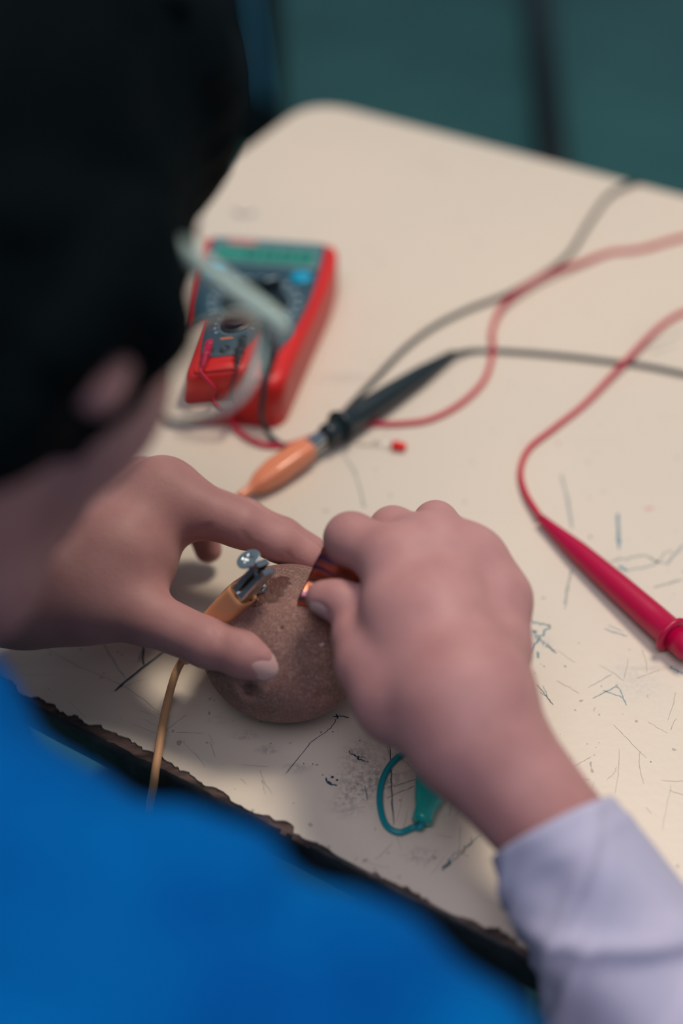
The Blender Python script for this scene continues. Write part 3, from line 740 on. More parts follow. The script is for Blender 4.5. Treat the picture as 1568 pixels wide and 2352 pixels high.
for sg in (-1, 1):
    for t in (-1, 1):
        V, Fc = tube(np.array([EN(-230 + 105 * sg, -45 + 105 * t, -399), EN(-230 + 150 * sg, -45 + 150 * t, -750)]), 11, 12); mk('leg', V, Fc, M['frame_steel'], stool)

# ================================================================== GLASSES
gl = empty('eyeglasses', hinge, 'glasses with thick pale translucent temple worn by the bent person', 'glasses')
def superell(w_, h_, n=48, p=2.5, taper=.12):
    t = np.linspace(0, 2 * math.pi, n, endpoint=False); c_, s_ = np.cos(t), np.sin(t)
    x = np.sign(c_) * np.abs(c_) ** (2 / p) * w_ / 2; y = np.sign(s_) * np.abs(s_) ** (2 / p) * h_ / 2
    return x, y
for sg in (1, -1):
    cf, cr_, cu = 97.0, 42.5, 10.0
    W_, H_ = 46, 37
    wrapF = HF * 1.0; ax_r = HR * sg
    x, y = superell(W_, H_)
    cen_ = hp(cf, sg * cr_, cu)
    P = np.array([cen_ + ax_r * a + HU * b_ - HF * (abs(a + 26) * .03) for a, b_ in zip(x, y)])
    # closed rim
    Pn = np.vstack([P, P[:1]]); Cc = Pn
    V, Fc = tube(Cc, 1.25, 10, cap=False); mk('rim', V, Fc, M['frame'], gl)
    # lens: flat front, hollow back
    rings = 14; V = []; Fc = []; nn = len(x)
    for side in (0, 1):
        for k in range(1, rings + 1):
            for a, b_ in zip(x, y):
                a2, b2 = a * k / rings * .985, b_ * k / rings * .985
                dd = 1.2 if side == 0 else -(.6 + (a2 * a2 + b2 * b2) / (2 * LENS_R))
                V.append(cen_ + ax_r * a2 + HU * b2 - HF * (abs(a2 + 26) * .03) + HF * dd)
        V.append(cen_ + HF * (1.2 if side == 0 else -.6) - HF * .78)
    st = rings * nn + 1
    for side in (0, 1):
        o_ = side * st
        for k in range(rings - 1):
            for j in range(nn):
                q = [o_ + k * nn + j, o_ + k * nn + (j + 1) % nn, o_ + (k + 1) * nn + (j + 1) % nn, o_ + (k + 1) * nn + j]
                Fc.append(q if side else q[::-1])
        for j in range(nn):
            q = [o_ + st - 1, o_ + j, o_ + (j + 1) % nn]; Fc.append(q[::-1] if side else q)
    for j in range(nn):
        a = (rings - 1) * nn + j; b_ = (rings - 1) * nn + (j + 1) % nn; Fc.append([a, b_, st + b_, st + a])
    if sg < 0: Fc = [f[::-1] for f in Fc]
    ln_ = mk('lens', V, Fc, M['glass'], gl); bm = bmesh.new(); bm.from_mesh(ln_.data); bmesh.ops.remove_doubles(bm, verts=bm.verts, dist=1e-7); bmesh.ops.recalc_face_normals(bm, faces=bm.faces); bm.to_mesh(ln_.data); bm.free()
    # temple: from hinge back over the ear
    hg = hp(96, sg * 70, 20)
    C = spline([hg + HF * 2 - HR * sg * 2, hg, hp(66, sg * 73, 18), hp(38, sg * 76, 17), hp(18, sg * 76, 16), hp(8, sg * 74, 4), hp(6, sg * 73, -8)], 8)
    V, Fc = tube(C, np.interp(np.arange(len(C)), [0, 3, 16, len(C) - 1], [2.8, 4.4, 4.0, 2.4]), 14, sx=.7); tm = mk('temple', V, Fc, M['frame'], gl)
    V, Fc = box(hg - HR * sg * 3 - HF * .3, HF, HR, HU, 1.6, 3.0, 2.2); mk('hinge', V, Fc, M['steel'], gl, smooth=False)
V, Fc = tube(spline([hp(98, 19, 14), hp(101, 0, 17), hp(98, -19, 14)], 8), 1.6, 10); mk('bridge', V, Fc, M['frame'], gl)
# ================================================================== POTATO
pot_c = pt(657, 1474, 30.6); PR = A(36.8, 36.5, 30.8)
pth = .5; PAX = np.array([[math.cos(pth), math.sin(pth), 0], [-math.sin(pth), math.cos(pth), 0], [0, 0, 1]])
POT_DENTS = []
def pot_scale(u):                       # u: unit directions in world axes, returns radius
    q = u.dot(PAX.T) / PR; r = 1 / np.linalg.norm(q, axis=-1)
    r = r * (1 + .018 * wav(u * 10, 6, 21) + .008 * wav(u * 10, 2.2, 22)) + .35 * q[..., 0]
    for (dv, dep, wd) in POT_DENTS:
        a = np.arccos(np.clip(u.dot(dv), -1, 1)); r = r - dep * np.exp(-(a / wd) ** 2) + dep * .35 * np.exp(-((a - wd * 1.5) / (wd * .6)) ** 2)
    return r
def pot_hit(px, py):                    # point of the potato seen at that pixel
    o = A(0, 0, H); d = nrm(ptD(px, py, 500) - o); t = (pot_c - o).dot(d) - 60
    for _ in range(400):
        p = o + d * t; v = p - pot_c; L = np.linalg.norm(v)
        if L < pot_scale((v / L)[None, :])[0]: return p
        t += .25
    return o + d * (pot_c - o).dot(d)
for (px, py, dep, wd) in ((572, 1585, 2.4, .11), (647, 1443, .9, .03), (740, 1600, 1.0, .10), (560, 1640, 1.2, .12)):
    POT_DENTS.append((nrm(pot_hit(px, py) - pot_c), dep, wd))
nu, nv_ = 150, 220
V = []
th = np.linspace(0, math.pi, nu); ph = np.linspace(0, 2 * math.pi, nv_, endpoint=False)
U_ = np.array([[math.sin(a) * math.cos(b_), math.sin(a) * math.sin(b_), math.cos(a)] for a in th[1:-1] for b_ in ph] + [[0, 0, 1], [0, 0, -1]])
V = pot_c + U_ * pot_scale(U_)[:, None]
V[:, 2] = np.maximum(V[:, 2], .05)
Fc = []
for i in range(nu - 3):
    for j in range(nv_):
        k = (j + 1) % nv_; Fc.append([i * nv_ + j, (i + 1) * nv_ + j, (i + 1) * nv_ + k, i * nv_ + k])
tp = len(U_) - 2
for j in range(nv_):
    k = (j + 1) % nv_; Fc.append([tp, j, k]); Fc.append([tp + 1, (nu - 3) * nv_ + k, (nu - 3) * nv_ + j])
pot_base = (V.min(0) + V.max(0)) / 2; pot_base[2] = V[:, 2].min()
def potato_mat():
    m = bpy.data.materials.new('russet_skin'); m.use_nodes = True; nt = m.node_tree; L = nt.links
    b = nt.nodes['Principled BSDF']; tc = nt.nodes.new('ShaderNodeTexCoord')
    def noise(sc, det=4, dist=0.0):
        n = nt.nodes.new('ShaderNodeTexNoise'); n.inputs['Scale'].default_value = sc; n.inputs['Detail'].default_value = det; n.inputs['Distortion'].default_value = dist
        L.new(tc.outputs['Object'], n.inputs['Vector']); return n.outputs[0]
    def rmp(src, lo, hi, c0_=0, c1_=1):
        r = nt.nodes.new('ShaderNodeMapRange'); r.inputs[1].default_value = lo; r.inputs[2].default_value = hi; r.inputs[3].default_value = c0_; r.inputs[4].default_value = c1_; L.new(src, r.inputs[0]); return r.outputs[0]
    def mixc(f, c, prev):
        x = nt.nodes.new('ShaderNodeMix'); x.data_type = 'RGBA'; L.new(f, x.inputs[0]); x.inputs[7].default_value = (*c, 1)
        if isinstance(prev, tuple): x.inputs[6].default_value = (*prev, 1)
        else: L.new(prev, x.inputs[6])
        return x.outputs[2]
    def mth(op, a, b_):
        x = nt.nodes.new('ShaderNodeMath'); x.operation = op
        for i, v in ((0, a), (1, b_)):
            if isinstance(v, (float, int)): x.inputs[i].default_value = v
            else: L.new(v, x.inputs[i])
        return x.outputs[0]
    fib = noise(620, 3, 2.5)
    cur = mixc(rmp(noise(38, 4), .4, .62), (0.235, 0.108, 0.09), (0.17, 0.088, 0.068))
    cur = mixc(mth('MULTIPLY', rmp(fib, .48, .62), .6), (0.46, 0.28, 0.23), cur)
    cur = mixc(mth('MULTIPLY', rmp(noise(300, 2), .66, .72), .6), (0.07, 0.035, 0.028), cur)
    cur = mixc(mth('MULTIPLY', rmp(noise(130, 2), .72, .75), .8), (0.60, 0.50, 0.45), cur)
    def spot(p, rad, soft=.35):
        ds = nt.nodes.new('ShaderNodeVectorMath'); ds.operation = 'DISTANCE'; L.new(tc.outputs['Object'], ds.inputs[0])
        ds.inputs[1].default_value = tuple((p - pot_base) / 1000)
        wob = mth('ADD', ds.outputs['Value'], mth('MULTIPLY', mth('SUBTRACT', noise(170, 5, 1.0), .5), rad / 1000 * 2.2))
        return rmp(wob, rad / 1000 * (1 + soft * .3), rad / 1000 * (1 - soft * .3))
    wet = mth('MAXIMUM', mth('MAXIMUM', spot(pot_hit(617, 1352), 6.0), spot(pot_hit(638, 1338), 4.6)), mth('MAXIMUM', spot(pot_hit(588, 1372), 4.6), spot(pot_hit(628, 1366), 4.0)))
    wet = mth('MINIMUM', mth('MAXIMUM', wet, 0.0), 1.0)
    cur = mixc(mth('MULTIPLY', wet, .92), (0.085, 0.026, 0.014), cur)
    for (px, py, r_) in ((572, 1585, 2.6), (647, 1443, .6), (540, 1630, 1.4)):
        cur = mixc(mth('MULTIPLY', mth('MINIMUM', mth('MAXIMUM', spot(pot_hit(px, py), r_, 1.2), 0.0), 1.0), .75), (0.045, 0.02, 0.015), cur)
    cur = mixc(mth('MINIMUM', mth('MAXIMUM', spot(pot_hit(676, 1385), 1.3), 0.0), .6), (0.42, 0.20, 0.15), cur)
    L.new(cur, b.inputs['Base Color'])
    L.new(rmp(wet, 0, 1, .62, .2), b.inputs['Roughness'])
    bp = nt.nodes.new('ShaderNodeBump'); bp.inputs['Distance'].default_value = .0004
    L.new(mth('ADD', fib, noise(1400, 2)), bp.inputs['Height']); L.new(bp.outputs[0], b.inputs['Normal'])
    return m
mk('potato', V, Fc, potato_mat(), label='brown russet potato on the desk held between thumb and index finger', cat='potato')

# ================================================================== SCREW
sc_in = pot_hit(604, 1352)
sc_h = pt(570, 1283, 80)
# keep the screw upright-ish: its axis runs from the potato to the head
sax = nrm(sc_h - sc_in); sl = np.linalg.norm(sc_h - sc_in)
screw = empty('screw', sc_in - sax * 12, 'zinc cross-head screw standing in the potato, gripped by the clip', 'screw')
mb = MB()
hv = nrm(sax * 1.0 + A(-.22, .12, .22))
HR_ = 5.2
# head: flat disc with a real cross recess
NS = 96; NR = 26; Vh = []; Fh = []
u_ = nrm(np.cross(hv, A(.35, 1, 0))); v_ = np.cross(hv, u_)
def recess(x, y):
    cr = min(max(abs(x) - .62, 0) + max(abs(y) - 2.6, 0) * 1.4, max(abs(y) - .62, 0) + max(abs(x) - 2.6, 0) * 1.4)
    rr = math.hypot(x, y)
    return -1.7 * max(0., 1 - cr / .28) * max(.25, 1 - rr / 3.0)
for i in range(NR + 1):
    for j in range(NS):
        t = 2 * math.pi * j / NS; r_ = HR_ * i / NR; x, y = r_ * math.cos(t), r_ * math.sin(t)
        zz = .35 * math.sqrt(max(0, 1 - (r_ / HR_) ** 2)) + recess(x, y)
        Vh.append(sc_h + u_ * x + v_ * y + hv * zz)
for i in range(NR):
    for j in range(NS):
        k = (j + 1) % NS; Fh.append([i * NS + j, (i + 1) * NS + j, (i + 1) * NS + k, i * NS + k])
b0 = len(Vh)
for (dz, r_) in ((-.45, HR_), (-.75, HR_ - .3), (-2.4, 2.0), (-2.6, 1.6)):
    for j in range(NS):
        t = 2 * math.pi * j / NS; Vh.append(sc_h + u_ * r_ * math.cos(t) + v_ * r_ * math.sin(t) + hv * dz)
rings_ = [NR] + [None] * 4
def ri(k): return NR * NS if k == 0 else b0 + (k - 1) * NS
for q in range(4):
    for j in range(NS):
        k = (j + 1) % NS; Fh.append([ri(q) + j, ri(q + 1) + j, ri(q + 1) + k, ri(q) + k])
mk('screw_head', Vh, Fh, M['zinc'], screw)
# threaded shank
nt_ = 260; ns = 26; V = []; Fc = []
p0_ = sc_h - hv * 2.2; p1_ = sc_in - sax * 12; Lx = np.linalg.norm(p1_ - p0_); ax_ = nrm(p1_ - p0_)
ua = nrm(np.cross(ax_, A(1, 0, 0))); va_ = np.cross(ax_, ua)
for i in range(nt_):
    s_ = Lx * i / (nt_ - 1)
    for j in range(ns):
        t = 2 * math.pi * j / ns; f = ((s_ / 1.25 + j / ns) % 1.0); tri = max(0, 1 - abs(f - .5) * 4.2)
        r_ = (1.25 + .62 * tri * (1 if s_ > 1.0 else 0)) * (1 - .55 * max(0, (s_ - Lx + 4) / 4))
        V.append(p0_ + ax_ * s_ + r_ * (math.cos(t) * ua + math.sin(t) * va_))
for i in range(nt_ - 1):
    for j in range(ns):
        k = (j + 1) % ns; Fc.append([i * ns + j, i * ns + k, (i + 1) * ns + k, (i + 1) * ns + j])
Fc.append(list(range(ns))[::-1]); Fc.append([(nt_ - 1) * ns + j for j in range(ns)])
mk('shank', V, Fc, M['zinc'], screw)
collarp = pot_hit(600, 1354) ; V, Fc = lathe(collarp - sax * .6, sax, [(0, 2.6), (.4, 3.1), (1.4, 3.2), (2.4, 2.7), (2.6, 1.4)], 6); mk('shank_collar', V, Fc, M['zinc'], screw, smooth=False)  # thickened foot of the wet, reflecting shank, shaped as a faceted collar

# ================================================================== CROCODILE CLIPS
def clip(name, tail, tip, side, bl, bw, jl, jw, bootm, label, jaw_open=1.6, wire=None, wirem=None, wr=1.0, wname='wire', neckr=2.3, up=None):
    """tail -> tip axis; boot covers the first bl mm, jaws stick out jl mm"""
    ax = nrm(tip - tail); up = nrm((up if up is not None else UZ) - ax * (up if up is not None else UZ).dot(ax)); sd = np.cross(ax, up)
    root = empty(name, tail, label, 'clip')
    # boot: rounded-rectangular sleeve that narrows to the wire
    n_ = 26; seg = 40; V = []; Fc = []
    ts = np.linspace(0, bl, n_)
    W_ = np.interp(ts / bl, [0, .10, .16, .30, .52, .8, 1], [neckr, neckr, neckr * 1.02, bw * .42, bw * .53, bw * .52, bw * .47])
    Hh = np.interp(ts / bl, [0, .10, .16, .30, .52, .8, 1], [neckr, neckr, neckr * 1.02, bw * .40, bw * .50, bw * .49, bw * .44])
    def ring(c, w_, h_, pw):
        out = []
        for j in range(seg):
            t = 2 * math.pi * j / seg; c_, s_ = math.cos(t), math.sin(t)
            out.append(c + sd * (np.sign(c_) * abs(c_) ** (2 / pw) * w_) + up * (np.sign(s_) * abs(s_) ** (2 / pw) * h_))
        return out
    rows = []
    for t, w_, h_ in zip(ts, W_, Hh): rows.append(ring(tail + ax * t, w_, h_, 2 + 1.6 * min(1, t / bl / .4)))
    rows.append(ring(tail + ax * (bl + .15), W_[-1] - .45, Hh[-1] - .45, 3.6))
    rows.append(ring(tail + ax * (bl - 3), W_[-1] - .7, Hh[-1] - .7, 3.6))
    V = np.array(rows).reshape(-1, 3)
    for i in range(len(rows) - 1):
        for j in range(seg):
            k = (j + 1) % seg; Fc.append([i * seg + j, i * seg + k, (i + 1) * seg + k, (i + 1) * seg + j])
    Fc.append(list(range(seg))[::-1]); Fc.append([(len(rows) - 1) * seg + j for j in range(seg)])
    mk('insulating_boot', V, Fc, bootm, root)
    # two folded sheet-metal jaws with toothed rims
    for sg in (1, -1):
        P = []; rows = []
        m_ = 30
        for i in range(m_ + 1):
            f = i / m_; x = bl - 5 + (jl + 5) * f
            hw = jw / 2 * (1 - .10 * f) * (1 if f < .93 else 1 - (f - .93) * 3.2)
            gap = jaw_open * (.25 + .75 * f)
            th_ = .45; tall = jw * (.36 - .10 * f)
            tooth = (.32 if (i % 2) else 0) * (1 if f > .35 else 0)
            lip = gap * .5 + tooth
            back = gap * .5 + tall
            prof_ = [(-hw, lip), (-hw, back - .5), (-hw + .5, back), (hw - .5, back), (hw, back - .5), (hw, lip), (hw - th_, lip), (hw - th_, back - th_), (-hw + th_, back - th_), (-hw + th_, lip)]
            rows.append([tail + ax * x + sd * a + up * b_ * sg for a, b_ in prof_])
        k_ = 10; V = np.array(rows).reshape(-1, 3); Fc = []
        for i in range(m_):
            for j in range(k_):
                q = [i * k_ + j, i * k_ + (j + 1) % k_, (i + 1) * k_ + (j + 1) % k_, (i + 1) * k_ + j]; Fc.append(q if sg > 0 else q[::-1])
        Fc.append(list(range(k_))); Fc.append([m_ * k_ + j for j in range(k_)])
        # closed tip wall
        V2, F2 = box(tail + ax * (bl + jl - .3) + up * sg * (jaw_open * .5 + jw * .13), ax, sd, up, .3, jw * .36, jw * .13)
        mbb = MB().add(V, Fc).add(V2, F2)
        mbb.build('jaw', [M['steel']], root, smooth=False)
    V, Fc = tube(np.array([tail + ax * (bl + 1.5) - sd * jw * .56, tail + ax * (bl + 1.5) + sd * jw * .56]), .7, 12); mk('pivot_pin', V, Fc, M['steel'], root)
    if wire is not None:
        V, Fc = tube(spline(wire, 10), wr, 14); mk(wname, V, Fc, wirem, root)
    return root
# orange clip on the screw; its wire runs under the thumb and off the front edge
def lift(px, py, clear):                # point above the potato along the sight line, clear mm off its skin
    p = pot_hit(px, py); c_ = towards_cam(p)
    for k in range(200):
        q = p + c_ * k * .2; v = q - pot_c; L_ = np.linalg.norm(v)
        if L_ - pot_scale((v / L_)[None, :])[0] > clear: return q
    return q
bootf = lift(558, 1361, 6.0); bootm = lift(520, 1405, 5.4); tailp = pt(424, 1513, 20)
bl = np.linalg.norm(bootf - tailp)
camd = towards_cam(bootf)
dirb = nrm(bootf - tailp)
wpts = [tailp + dirb * 3, tailp - dirb * 4, pt(398, 1562, 13), pt(378, 1640, 9), pt(365, 1720, 7), EN(0, 0, 0) + pt(357, 1768, 3.5), pt(352, 1808, -6), pt(344, 1850, -26), pt(330, 1960, -80), pt(315, 2100, -180)]
clip('crocodile_clip', tailp, bootf + dirb * 14, None, bl, 12.2, 18.5, 9.4, M['boot'], 'orange crocodile clip lead clamped on the screw, wire hanging over the desk front', wire=wpts, wirem=M['orwire'], wr=1.8, neckr=3.0,
     up=nrm(np.cross(dirb, camd) + camd * .35), jaw_open=2.0)

# ================================================================== COPPER STRIP
def foil_mat():
    m = bpy.data.materials.new('tarnished_copper'); m.use_nodes = True; nt = m.node_tree; L = nt.links
    b = nt.nodes['Principled BSDF']; b.inputs['Metallic'].default_value = 1; b.inputs['Roughness'].default_value = .42
    tc = nt.nodes.new('ShaderNodeTexCoord'); n = nt.nodes.new('ShaderNodeTexNoise'); n.inputs['Scale'].default_value = 120; n.inputs['Detail'].default_value = 2
    mp = nt.nodes.new('ShaderNodeMapping'); mp.inputs['Scale'].default_value = (.35, .35, 1.6); L.new(tc.outputs['Object'], mp.inputs[0]); L.new(mp.outputs[0], n.inputs['Vector'])
    r = nt.nodes.new('ShaderNodeValToRGB'); e_ = r.color_ramp.elements
    e_[0].position = .34; e_[0].color = (.80, .27, .13, 1); e_[1].position = .62; e_[1].color = (.12, .07, .22, 1)
    x = e_.new(.48); x.color = (.62, .20, .12, 1); x = e_.new(.54); x.color = (.34, .18, .30, 1)
    L.new(n.outputs[0], r.inputs[0]); L.new(r.outputs[0], b.inputs['Base Color']); return m
base_l = pot_hit(684, 1386); base_r = pot_hit(772, 1432)
dz_in = A(2, -1, -7)
L_edge = spline([base_l + dz_in, base_l, pt(690, 1362, base_l[2] + 5), pt(706, 1330, 68), pt(724, 1292, 78), pt(744, 1256, 88)], 8)
R_edge = spline([base_r + dz_in, base_r, pt(800, 1420, 60), pt(838, 1372, 68), pt(856, 1330, 80), pt(850, 1282, 90)], 8)
nn_ = len(L_edge); mm_ = 24; nvv = nrm(np.cross(R_edge[nn_ // 2] - L_edge[nn_ // 2], L_edge[-1] - L_edge[0]))
rows = []
for off in (0, .22):
    for i in range(nn_):
        for j in range(mm_ + 1):
            f = j / mm_; p = L_edge[i] * (1 - f) + R_edge[i] * f
            g = i / (nn_ - 1)
            p = p + nvv * (off + 1.1 * math.sin(g * 9 + f * 1.5) * g + .35 * math.sin(f * 14 + g * 3)) 
            rows.append(p)
st_ = nn_ * (mm_ + 1); Fc = []
for s_ in (0, 1):
    for i in range(nn_ - 1):
        for j in range(mm_):
            q = [s_ * st_ + i * (mm_ + 1) + j, s_ * st_ + i * (mm_ + 1) + j + 1, s_ * st_ + (i + 1) * (mm_ + 1) + j + 1, s_ * st_ + (i + 1) * (mm_ + 1) + j]; Fc.append(q if s_ else q[::-1])
for i in range(nn_ - 1):
    for j in (0, mm_):
        a = i * (mm_ + 1) + j; b_ = a + mm_ + 1; Fc.append([a, b_, st_ + b_, st_ + a])
for j in range(mm_):
    for i in (0, nn_ - 1):
        a = i * (mm_ + 1) + j; Fc.append([a, a + 1, st_ + a + 1, st_ + a])
mk('copper_strip', rows, Fc, foil_mat(), label='tarnished copper strip pinched in the right hand and pushed into the potato', cat='metal strip')

# ================================================================== MULTIMETER
m_o = A(-63, 545, 0)                     # middle of the near end
m_y = nrm(A(-42, 690, 0) + A(-1.5, 4, 0) - m_o); m_x = np.array([m_y[1], -m_y[0], 0])
def mw(u, v, z=0): return m_o + m_x * u + m_y * v + UZ * z
meter = empty('multimeter', mw(0, 70), 'red digital multimeter with green screen lying on the desk behind the glasses', 'multimeter')
body_poly = roundpoly([(-31, 0), (31, 0), (37, 60), (43, 112), (43, 148), (-43, 148), (-43, 112), (-37, 60)], [11, 11, 40, 30, 11, 11, 30, 40], 8)
V, Fc = prism(body_poly, 0.2, 31, A(*m_o), m_x, m_y, UZ, inset=5.0); mk('rubber_case', V, Fc, M['meter_red'], meter)
# near end stop: a step in the red case
V, Fc = prism(roundpoly([(-24, 2.5), (24, 2.5), (26, 16), (-26, 16)], 6, 6), 30, 33.0, A(*m_o), m_x, m_y, UZ, inset=1.6); mk('end_cap', V, Fc, M['meter_red'], meter)
pan_poly = roundpoly([(-23, 22), (23, 22), (33, 62), (36, 100), (36, 143), (-36, 143), (-36, 100), (-33, 62)], [8, 8, 30, 30, 6, 6, 30, 30], 8)
V, Fc = prism(pan_poly, 29, 32.2, A(*m_o), m_x, m_y, UZ, inset=.7); pan = mk('face_panel', V, Fc, M['panel'], meter)
V, Fc = prism(roundpoly([(-34, 112), (34, 112), (34, 141), (-34, 141)], 3, 5), 32, 33.0, A(*m_o), m_x, m_y, UZ, inset=.4); mk('screen_bezel', V, Fc, M['bezel'], meter)
V, Fc = prism(roundpoly([(-30, 115), (31, 115), (31, 132), (-30, 132)], 1.5, 4), 32.8, 33.3, A(*m_o), m_x, m_y, UZ); scr = mk('screen', V, Fc, M['lcd'], meter, smooth=False)
mb = MB()
def seg7(u0, v0, h_, segs):
    w_ = h_ * .5; t = h_ * .09
    R_ = {'a': (u0, v0 + h_, w_, t), 'd': (u0, v0, w_, t), 'g': (u0, v0 + h_ / 2, w_, t), 'f': (u0 - w_ / 2, v0 + h_ * .75, t, h_ * .42), 'b': (u0 + w_ / 2, v0 + h_ * .75, t, h_ * .42),
          'e': (u0 - w_ / 2, v0 + h_ * .25, t, h_ * .42), 'c': (u0 + w_ / 2, v0 + h_ * .25, t, h_ * .42)}
    for s_ in segs:
        a, b_, x, y = R_[s_]; mb.add(*box(mw(a, b_, 33.35), m_x, m_y, UZ, x / 2, y / 2, .06))
for k, u0 in enumerate((-8, 3, 14, 25)): seg7(u0, 118.5, 10.5, 'abcdef')
mb.add(*box(mw(8.5, 118, 33.35), m_x, m_y, UZ, .8, .8, .06))
mb.build('digits', [M['lcdink']], scr, smooth=False)
V, Fc = prism(roundpoly([(-25, 134.5), (-7, 134.5), (-7, 139), (-25, 139)], 1, 3), 32.9, 33.12, A(*m_o), m_x, m_y, UZ); mk('maker_plate', V, Fc, M['pink'], meter, smooth=False)
for (u, v, rr) in ((26, 102.5, 6.4), (-26, 102.5, 5.4)):
    V, Fc = lathe(mw(u, v, 32), UZ, [(0, rr), (1.4, rr), (2.1, rr - .8), (2.4, rr - 2.2), (2.5, .2)], 30); V = mw(u, v, 0) + (V - mw(u, v, 0)) * 1.0
    bt = mk('push_button', V, Fc, M['button'], meter)
# dial and its printed scale
dc = (3, 74)
mb = MB()
for k in range(40):
    t = math.radians(k * 9); r0 = 21.5
    cc = mw(dc[0] + r0 * math.cos(t), dc[1] + r0 * math.sin(t), 32.32); dr = m_x * math.cos(t) + m_y * math.sin(t); tn = np.cross(UZ, dr)
    mb.add(*box(cc, dr, tn, UZ, .9, .35, .08))
    if k % 2 == 0 and math.sin(t) > -.75:
        cc = mw(dc[0] + 25.6 * math.cos(t), dc[1] + 25.6 * math.sin(t), 32.32); mb.add(*box(cc, m_x, m_y, UZ, 1.6, .9, .08))
mb.build('dial_scale', [M['white']], pan, smooth=False)
V, Fc = lathe(mw(dc[0], dc[1], 32), UZ, [(0, 19.5), (1.2, 19.5), (2.0, 18.8), (2.1, .2)], 48); kn = mk('dial_ring', V, Fc, M['knob'], meter)
mb = MB(); mb.add(*lathe(mw(dc[0], dc[1], 34), UZ, [(0, 16.5), (4.5, 15.8), (5.3, 14.8), (5.5, .2)], 48))
gdir = nrm(m_x * .85 + m_y * .5); gside = np.cross(UZ, gdir)
mb.add(*box(mw(dc[0], dc[1], 42), gdir, gside, UZ, 15.5, 3.2, 3.6)); mb.build('dial_knob', [M['knob']], meter, smooth=False)
V, Fc = box(mw(dc[0], dc[1], 45.7) + gdir * 11, gdir, gside, UZ, 3.4, .7, .12); mk('pointer', V, Fc, M['white'], kn, smooth=False)
for u in (-17, 1, 19):
    V, Fc = lathe(mw(u, 31, 31.8), UZ, [(0, 5.4), (1.0, 5.4), (1.3, 4.8), (1.35, 2.6), (-.2, 2.5)], 28); mk('jack', V, Fc, M['knob'], meter)
V, Fc = box(mw(-2, 47.5, 32.3), m_x, m_y, UZ, 7, .9, .1); mk('warning_mark', V, Fc, M['orange_print'], meter, smooth=False)

# ================================================================== TEST LEADS
def lead(name, label, colM, plugM, jack, plugdir, cable, probe_a, probe_b, collar_f, tipdir_len, flip=False):
    """plug in a jack, cable along points, probe handle from probe_a (cable end) to probe_b (guard end)"""
    root = empty(name, jack, label, 'test lead')
    pd = nrm(plugdir)
    # right-angle shrouded plug
    V, Fc = lathe(jack, UZ, [(0, 4.2), (7, 4.2), (8.5, 4.6), (9.6, 4.2), (10.2, 2.5), (10.4, .2)], 24)
    mb = MB().add(V, Fc)
    pb = jack + UZ * 6.0
    V, Fc = lathe(pb, pd, [(-1.5, 3.4), (0, 4.3), (8, 4.4), (13.5, 4.2), (14, 5.2), (16, 5.2), (16.6, 3.8), (24, 2.9), (30, 2.0), (30.3, 1.1)], 22); mb.add(V, Fc)
    for k in range(5):
        V, Fc = lathe(pb, pd, [(18 + k * 2.3, 3.7 - k * .3), (18.5 + k * 2.3, 4.0 - k * .32), (19.2 + k * 2.3, 4.0 - k * .32), (19.6 + k * 2.3, 3.6 - k * .3)], 22); mb.add(V, Fc)
    mb.build('plug', [plugM], root)
    pts_ = [pb + pd * 29, pb + pd * 34 + A(0, 0, -1)] + cable
    V, Fc = tube(spline(pts_, 10), 1.55, 12); mk('cable', V, Fc, colM, root)
    a = nrm(probe_b - probe_a); Lp = np.linalg.norm(probe_b - probe_a)
    prof_ = [(0, 1.9), (.3, 2.4), (Lp * .10, 3.2), (Lp * .30, 5.2), (Lp * .60, 6.4), (Lp * .85, 6.9), (Lp - 3.4, 7.0), (Lp - 3.0, 7.2)]
    V, Fc = lathe(probe_a, a, prof_, 24); hd_ = mk('probe_handle', V, Fc, plugM, root)
    V, Fc = lathe(probe_a, a, [(Lp - 3.2, 7.0), (Lp - 2.6, 8.8), (Lp - 1.4, 9.4), (Lp - .2, 8.8), (Lp + .2, 6.6)], 30); mk('finger_guard', V, Fc, plugM, hd_)
    V, Fc = lathe(probe_a, a, [(Lp, 6.4), (Lp + 9, 6.2), (Lp + 11, 5.6), (Lp + 11.3, 1.4)], 24); mk('probe_nose', V, Fc, plugM, root)
    V, Fc = lathe(probe_a, a, [(Lp + 10, 1.1), (Lp + 10 + tipdir_len, 1.0), (Lp + 12 + tipdir_len, .2)], 14); mk('probe_tip', V, Fc, M['steel'], root)
    return root
CR = 1.6
jb = mw(19, 31, 32.5); jr = mw(-17, 31, 32.5)
pd_ = nrm(pt(598, 905, 39) - pt(607, 800, 41))
def tp(px, py, z=CR): return pt(px, py, z)
bprobe_a = tp(1040, 812, 5); bprobe_b = tp(778, 982, 10.5)
# black: out of the plug, under the probe, up to the far edge, over it, round and back to its probe
blk = [tp(600, 940, 20), tp(606, 975, 8), tp(626, 1006, 2.4), tp(662, 1029), tp(700, 1030), tp(748, 990), tp(800, 935), tp(860, 872), tp(930, 800), tp(1000, 748), tp(1080, 708), tp(1160, 678), tp(1240, 635),
       tp(1305, 585), tp(1352, 512), tp(1395, 452), tp(1440, 424, 2.8), EN(-222, 814, -2), EN(-208, 819, -24), EN(-150, 824, -90), EN(20, 824, -110), EN(180, 822, -60), EN(220, 814, -4), EN(240, 800, 2.5), EN(280, 740, CR), tp(1740, 900), tp(1640, 872), tp(1568, 858), tp(1480, 840), tp(1400, 830), tp(1300, 818), tp(1180, 808), tp(1090, 806), bprobe_a + nrm(bprobe_a - bprobe_b) * -1]
lead('black_test_lead', 'black test lead from the multimeter, its black probe held by a salmon clip', M['blackcable'], M['black'], jb, pd_, blk, bprobe_a, bprobe_b, 0, 14)
rprobe_a = tp(1240, 1190, 4.5); rprobe_b = tp(1548, 1462, 8.6)
